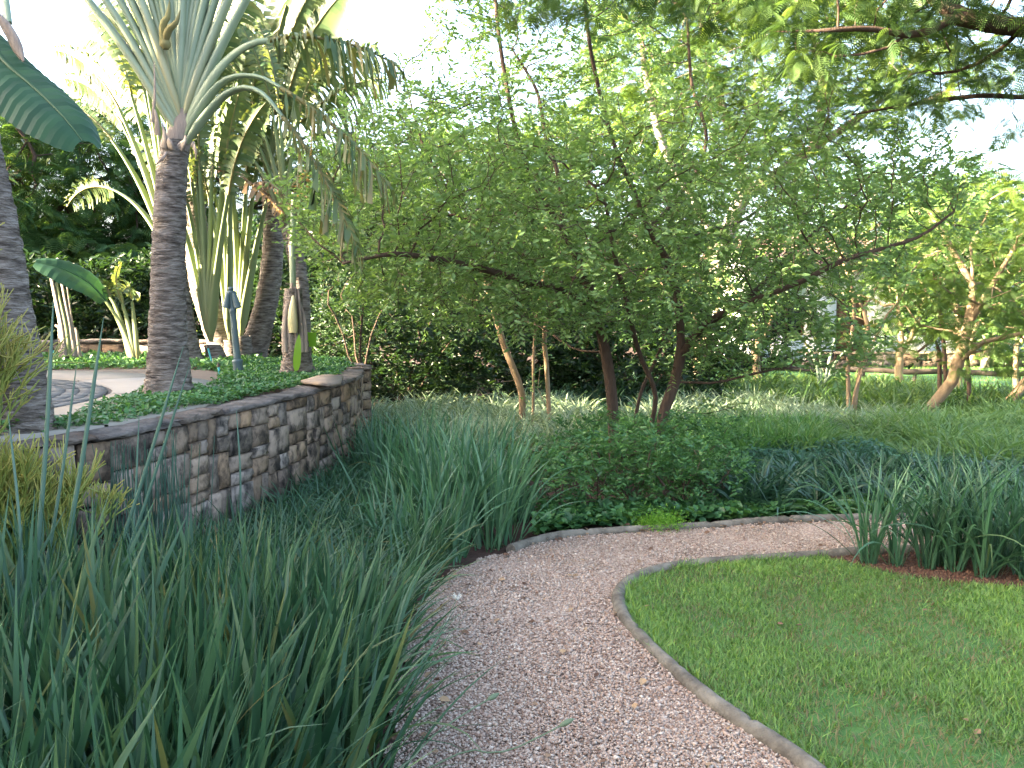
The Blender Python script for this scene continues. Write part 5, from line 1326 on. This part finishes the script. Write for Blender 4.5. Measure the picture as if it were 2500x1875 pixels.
for (x0, y0, x1, y1, d, w, lab) in ((78, 1500, 131, 722, 3.3, .0105, 'tallest straight reed stem, in front of the stump palm'), (128, 1520, 253, 775, 3.3, .0105, 'long slanting reed stem crossing the cobbled circle'), (95, 1480, 187, 890, 3.4, .008, 'shorter reed stem between the two tallest ones'), (215, 1560, 448, 845, 3.5, .009, 'slanting reed stem crossing the big palm foot'), (235, 1560, 462, 895, 3.5, .008, 'reed stem parallel below the one crossing the big palm foot'), (60, 1500, 20, 1010, 3.2, .007, 'short reed stem at the picture edge'), (585, 1330, 577, 1000, 5.2, .007, 'upright reed stem against the middle of the wall'), (300, 1560, 340, 1010, 3.6, .006, 'slim reed stem before the coping')):
    P = smoothpath([D(x0, y0, d), D((x0 + x1) / 2 + 6, (y0 + y1) / 2, d + .03), D(x1, y1, d + .1)], 9)
    b = P[0].copy()
    P = np.vstack([[b[0] + (b[0] - P[3][0]) * .6, b[1] - .02, 0.0], P])
    MB().tube(P, np.concatenate([[w], np.linspace(w, w * .75, 7), [w * .5, .001]]), 7, var=.5 + .3 * random.random()).build('reed_stem', M['reed'], smooth=True, label=lab, cat='reed', group=RD)
mb = MB()
n = 150
c = np.array([-1.86, 4.5, 0])
b = np.column_stack([c[0] + rng.normal(size=n) * .09, c[1] + rng.normal(size=n) * .14, np.zeros(n)])
d = np.column_stack([rng.normal(size=n) * .07 + .0, rng.normal(size=n) * .07, np.ones(n)])
mb.inst(T_STICK, F_STICK, b, d, unit(n), np.stack([rnd(n, .55, 1.0), np.full(n, .0042), np.full(n, .0042)], -1), rnd(n, 0, .7))
mb.build('rush_clump', M['reed'], label='clump of thin dark rushes against the stone wall', cat='rush')
# leaning seed stalks beside the path
SS = 'seed stalks leaning over the path'
for (pts, lab, kind) in (([(985, 1870, 2.75), (1060, 1795, 2.9), (1130, 1745, 3.05), (1195, 1706, 3.15)], 'leaning stalk with a fat seed bud over the gravel', 0), ([(1130, 1835, 2.95), (1230, 1835, 3.0), (1310, 1802, 3.06), (1372, 1770, 3.1)], 'low leaning stalk with a pointed bud far out on the gravel', 0)):
    t = thing('seed_stalk', lab, 'seed stalk', group=SS)
    P = smoothpath(DL(pts), 10)
    base = np.array([-.75, 2.55, 0.0]) if pts[0][0] < 1000 else np.array([-.6, 2.7, 0.0])
    P = smoothpath(np.vstack([base[None], P]), 16)
    MB().tube(P, np.linspace(.004, .0028, 16), 5, var=.7).build('stem', M['bud'], t, True)
    dv = P[-1] - P[-2]; dv /= np.linalg.norm(dv)
    MB().tube([P[-1] + dv * q for q in (-.008, .004, .02, .036, .05)], [.004, .009, .0105, .008, .002], 8, var=.6).build('seed_pod', M['bud'], t, True)
t = thing('white_flower', 'small white flower head on a thin stem at the gravel edge', 'flower')
P = smoothpath(DL([(1040, 1600, 4.0), (1085, 1520, 4.15), (1115, 1462, 4.25)]), 8)
MB().tube(smoothpath(np.vstack([[[P[0][0] - .1, P[0][1], 0]], P]), 10), .0022, 4, var=.6).build('stem', M['bud'], t)
mb = MB(); n = 16
mb.inst(T_THIN, F_LEAF, np.repeat(P[-1:], n, 0) + rng.normal(size=(n, 3)) * .004, unit(n) * [1.6, 1, .3] + [0, -.2, 1], unit(n), .036 * rnd(n, .7, 1.2), rnd(n))
mb.build('petals', M['flower'], t)
# a pale stepping stone half hidden in the leaves
m = MB(); c = G(925, 1205)
m.tube([c + [0, 0, -.01], c + [0, 0, .05], c + [0, 0, .06]], [.24, .23, .2], 9).build('flat_rock', M['slab'], label='flat pale rock half hidden in the arching leaves before the wall', cat='rock')

# ------------------------------------------------------------------ strelitzia, far lawn, fence, house
st_ = thing('strelitzia', 'tall strelitzia with paddle leaves beside the far lawn', 'plant')
for (pts, bpts, w, fc) in (([(2000, 990, 17.2), (2004, 900, 17.2), (2000, 840, 17.2)], [(2000, 850, 17.2), (1985, 800, 17.2), (1970, 770, 17.2), (1955, 745, 17.2)], .3, 1.0), ([(2003, 990, 17.2), (2020, 900, 17.2), (2040, 820, 17.2)], [(2040, 820, 17.2), (2000, 790, 17.0), (1975, 755, 17.0), (1990, 725, 17.0)], .38, .9),
                            ([(2006, 990, 17.2), (2030, 900, 17.2), (2090, 830, 17.2), (2105, 805, 17.2)], [(2105, 805, 17.2), (2140, 790, 17.1), (2165, 800, 17.0), (2180, 815, 16.9)], .36, .7), ([(2005, 990, 17.2), (2015, 930, 17.1), (2050, 905, 17.0)], [(2050, 905, 17.0), (2080, 890, 16.9), (2105, 900, 16.8)], .25, .4), ([(2002, 990, 17.2), (1995, 900, 17.2), (1975, 850, 17.2)], [(1975, 850, 17.2), (1950, 820, 17.1), (1925, 830, 17.0)], .3, .6)):
    s = stalk(st_, smoothpath(DL(pts), 9), .05, .02, .7, (.2, .6))
    blade(s, smoothpath(DL(bpts), 10), w, fc, 12, .15, 'palm_leaf', (.2, .7), .2)
far_poly = px_poly((1650, 955), (1900, 952), (2150, 965), (2400, 985), (2900, 985), (2900, 872), (1650, 872))
sheet('far_lawn', far_poly, .008, M['far_turf'])
mb = MB(); p = scatter(far_poly, 26000); n = len(p)
blades(mb, z0(p, .008), rnd(n, 0, 6.28), rnd(n, .1, .9), rnd(n, .05, .10), rnd(n, .012, .02), rnd(n, .1, .9), 2, rnd(n, -.6, .6), np.clip(.62 + .16 * noise2(p[:, 0], p[:, 1], .8, 5) + rng.normal(size=n) * .12, .25, 1), 0)
mb.build('far_lawn_grass', M['grass'], kind='stuff', label='smooth green lawn in front of the white house', cat='grass')
fence = thing('log_fence', 'low fence with a dark log rail and wire mesh before the far lawn', 'fence')
FA, FB_ = D(1860, 899, 20.6), D(2620, 915, 20.2)
for k in range(3):
    a, b = FA + (FB_ - FA) * k / 3, FA + (FB_ - FA) * (k + 1) / 3
    q = np.linspace(0, 1, 8)[:, None]
    P = a * (1 - q) + b * q; P[:, 2] += .015 * np.sin(np.arange(8) * 1.3 + k)
    MB().tube(P, .065 * (1 + .08 * rnd(8, -1, 1)), 9).build('rail', M['rail_wood'], fence, True)
for k in range(7):
    p = FA + (FB_ - FA) * k / 6
    MB().tube([[p[0], p[1] + .07, 0], [p[0] + .01, p[1] + .07, p[2] + .06]], [.045, .04], 8).build('post', M['rail_wood'], fence, True)
m = MB(); hz = float(FA[2])
for k in range(7):
    z = .04 + k * (hz - .06) / 6
    m.tube([FA * [1, 1, 0] + [0, -.02, z], FB_ * [1, 1, 0] + [0, -.02, z]], .0025, 3, cap=False)
for k in range(90):
    p = FA + (FB_ - FA) * (k + .5) / 90
    m.tube([[p[0], p[1] - .025, .02], [p[0], p[1] - .025, hz]], .0025, 3, cap=False)
m.build('wire_mesh', M['wire'], fence, kind='stuff')

hs = thing('white_house', 'white house with terracotta tiled roof behind the trees', 'house')
X0, X1, Y0, Y1, WH = 8.3, 19.5, 31.0, 38.0, 3.3
def wall_panels(x0, x1, y, z0_, z1, holes, t=.25):
    xs = sorted({x0, x1, *[h[0] for h in holes], *[h[1] for h in holes]}); m = MB()
    zs = sorted({z0_, z1, *[h[2] for h in holes], *[h[3] for h in holes]})
    for a, b in zip(xs[:-1], xs[1:]):
        for c, d in zip(zs[:-1], zs[1:]):
            if any(h[0] <= (a + b) / 2 <= h[1] and h[2] <= (c + d) / 2 <= h[3] for h in holes): continue
            m.box(((a + b) / 2, y + t / 2, (c + d) / 2), (b - a, t, d - c))
    return m
holes = [(9.0, 10.2, .9, 2.3), (11.3, 12.4, .05, 2.25), (13.6, 15.1, .9, 2.3), (16.6, 18.0, .9, 2.3)]
wall_panels(X0, X1, Y0, 0, WH, holes).build('wall', M['white_wall'], hs)
m = MB(); m.box(((X0 + .12), (Y0 + Y1) / 2 + .13, WH / 2), (.24, Y1 - Y0 - .26, WH)); m.box((X1 - .12, (Y0 + Y1) / 2 + .13, WH / 2), (.24, Y1 - Y0 - .26, WH)); m.box(((X0 + X1) / 2, Y1 + .12, WH / 2), (X1 - X0, .24, WH)); m.build('side_wall', M['white_wall'], hs)
for (a, b, c, d) in holes:
    dr = c < .2
    f = MB()
    f.box(((a + b) / 2, Y0 + .12, d - .04), (b - a, .1, .08)); f.box((a + .04, Y0 + .12, (c + d) / 2 - .04), (.08, .1, d - c - .08)); f.box((b - .04, Y0 + .12, (c + d) / 2 - .04), (.08, .1, d - c - .08))
    if not dr: f.box(((a + b) / 2, Y0 + .12, c + .04), (b - a - .16, .1, .08)); f.box(((a + b) / 2, Y0 + .12, (c + d) / 2), (.05, .08, d - c - .16))
    fo = f.build('door_frame' if dr else 'window_frame', M['frame'], hs)
    if dr: MB().box(((a + b) / 2, Y0 + .14, (c + d) / 2 - .04), (b - a - .16, .05, d - c - .08)).build('door', M['frame'], fo)
    else:
        for sx in (-1, 1): MB().box(((a + b) / 2 + sx * (b - a) / 4.2, Y0 + .13, (c + d) / 2), ((b - a) / 2 - .13, .02, d - c - .17)).build('pane', M['glass'], fo)
mb = MB()
ov, rise, half = .6, 1.3, (Y1 - Y0) / 2 + .6
nx, nr = 58, 14
for sgn in (-1, 1):
    for r_ in range(nr):
        f0, f1 = r_ / nr, (r_ + 1.12) / nr
        for k in range(nx):
            x = X0 - ov + (X1 - X0 + 2 * ov) * (k + .5) / nx
            wv = (X1 - X0 + 2 * ov) / nx
            ym = (Y0 + Y1) / 2
            P = []
            for (f_, dz) in ((f0, .05), (f1, .0)):
                y = ym + sgn * half * (1 - f_); z = WH - .05 + rise * f_ + dz
                for (dx, h) in ((-wv * .5, 0), (0, .07), (wv * .5, 0)): P.append((x + dx, y, z + h))
            mb.add(P, [[0, 1, 4, 3], [1, 2, 5, 4]] if sgn < 0 else [[1, 0, 3, 4], [2, 1, 4, 5]], random.random())
rf = mb.build('roof', M['roof_tile'], hs, kind='stuff')
m = MB(); m.add([[X0 - ov, Y0 - ov, WH - .06], [X1 + ov, Y0 - ov, WH - .06], [X1 + ov, Y1 + ov, WH - .06], [X0 - ov, Y1 + ov, WH - .06]], [[0, 1, 2, 3]]); m.build('soffit', M['white_wall'], hs)
for xx in (X0 + .12, X1 - .12):
    m = MB(); m.add([[xx, Y0, WH - .05], [xx, Y1 + .2, WH - .05], [xx, (Y0 + Y1) / 2, WH + 1.05]], [[0, 1, 2]]); m.build('gable', M['white_wall'], hs)
gw = thing('garden_wall', 'low grey stone wall at the end of the far lawn', 'wall')
x = 9.0
while x < 20:
    L = random.uniform(.5, .8)
    for r_ in range(2):
        MB().box((x + L / 2 + .15 * r_, 27.5, .11 + .21 * r_), (L - .02, .3, .2)).build('stone', M['stone'], gw)
    x += L
MB().box((14.5, 27.5, .45), (11.2, .36, .06)).build('coping', M['slab'], gw)
# distant belt of trees that closes the view
p = rnd(26000, -60, 70); 
mb = MB(); n = 26000
yy = 52 + 10 * rnd(n)
tp = 5.0 + 1.3 * noise2(p, p * 0, .25, 77) 
zz = tp * np.sqrt(rnd(n)) 
mb.inst(T_WIDE, F_LEAF, np.column_stack([p, yy, zz]), unit(n), unit(n) + [0, -.3, .5], rnd(n, .4, .9), rnd(n))
mb.build('far_trees', M['feather'], kind='stuff', label='far belt of trees closing the view', cat='far trees')
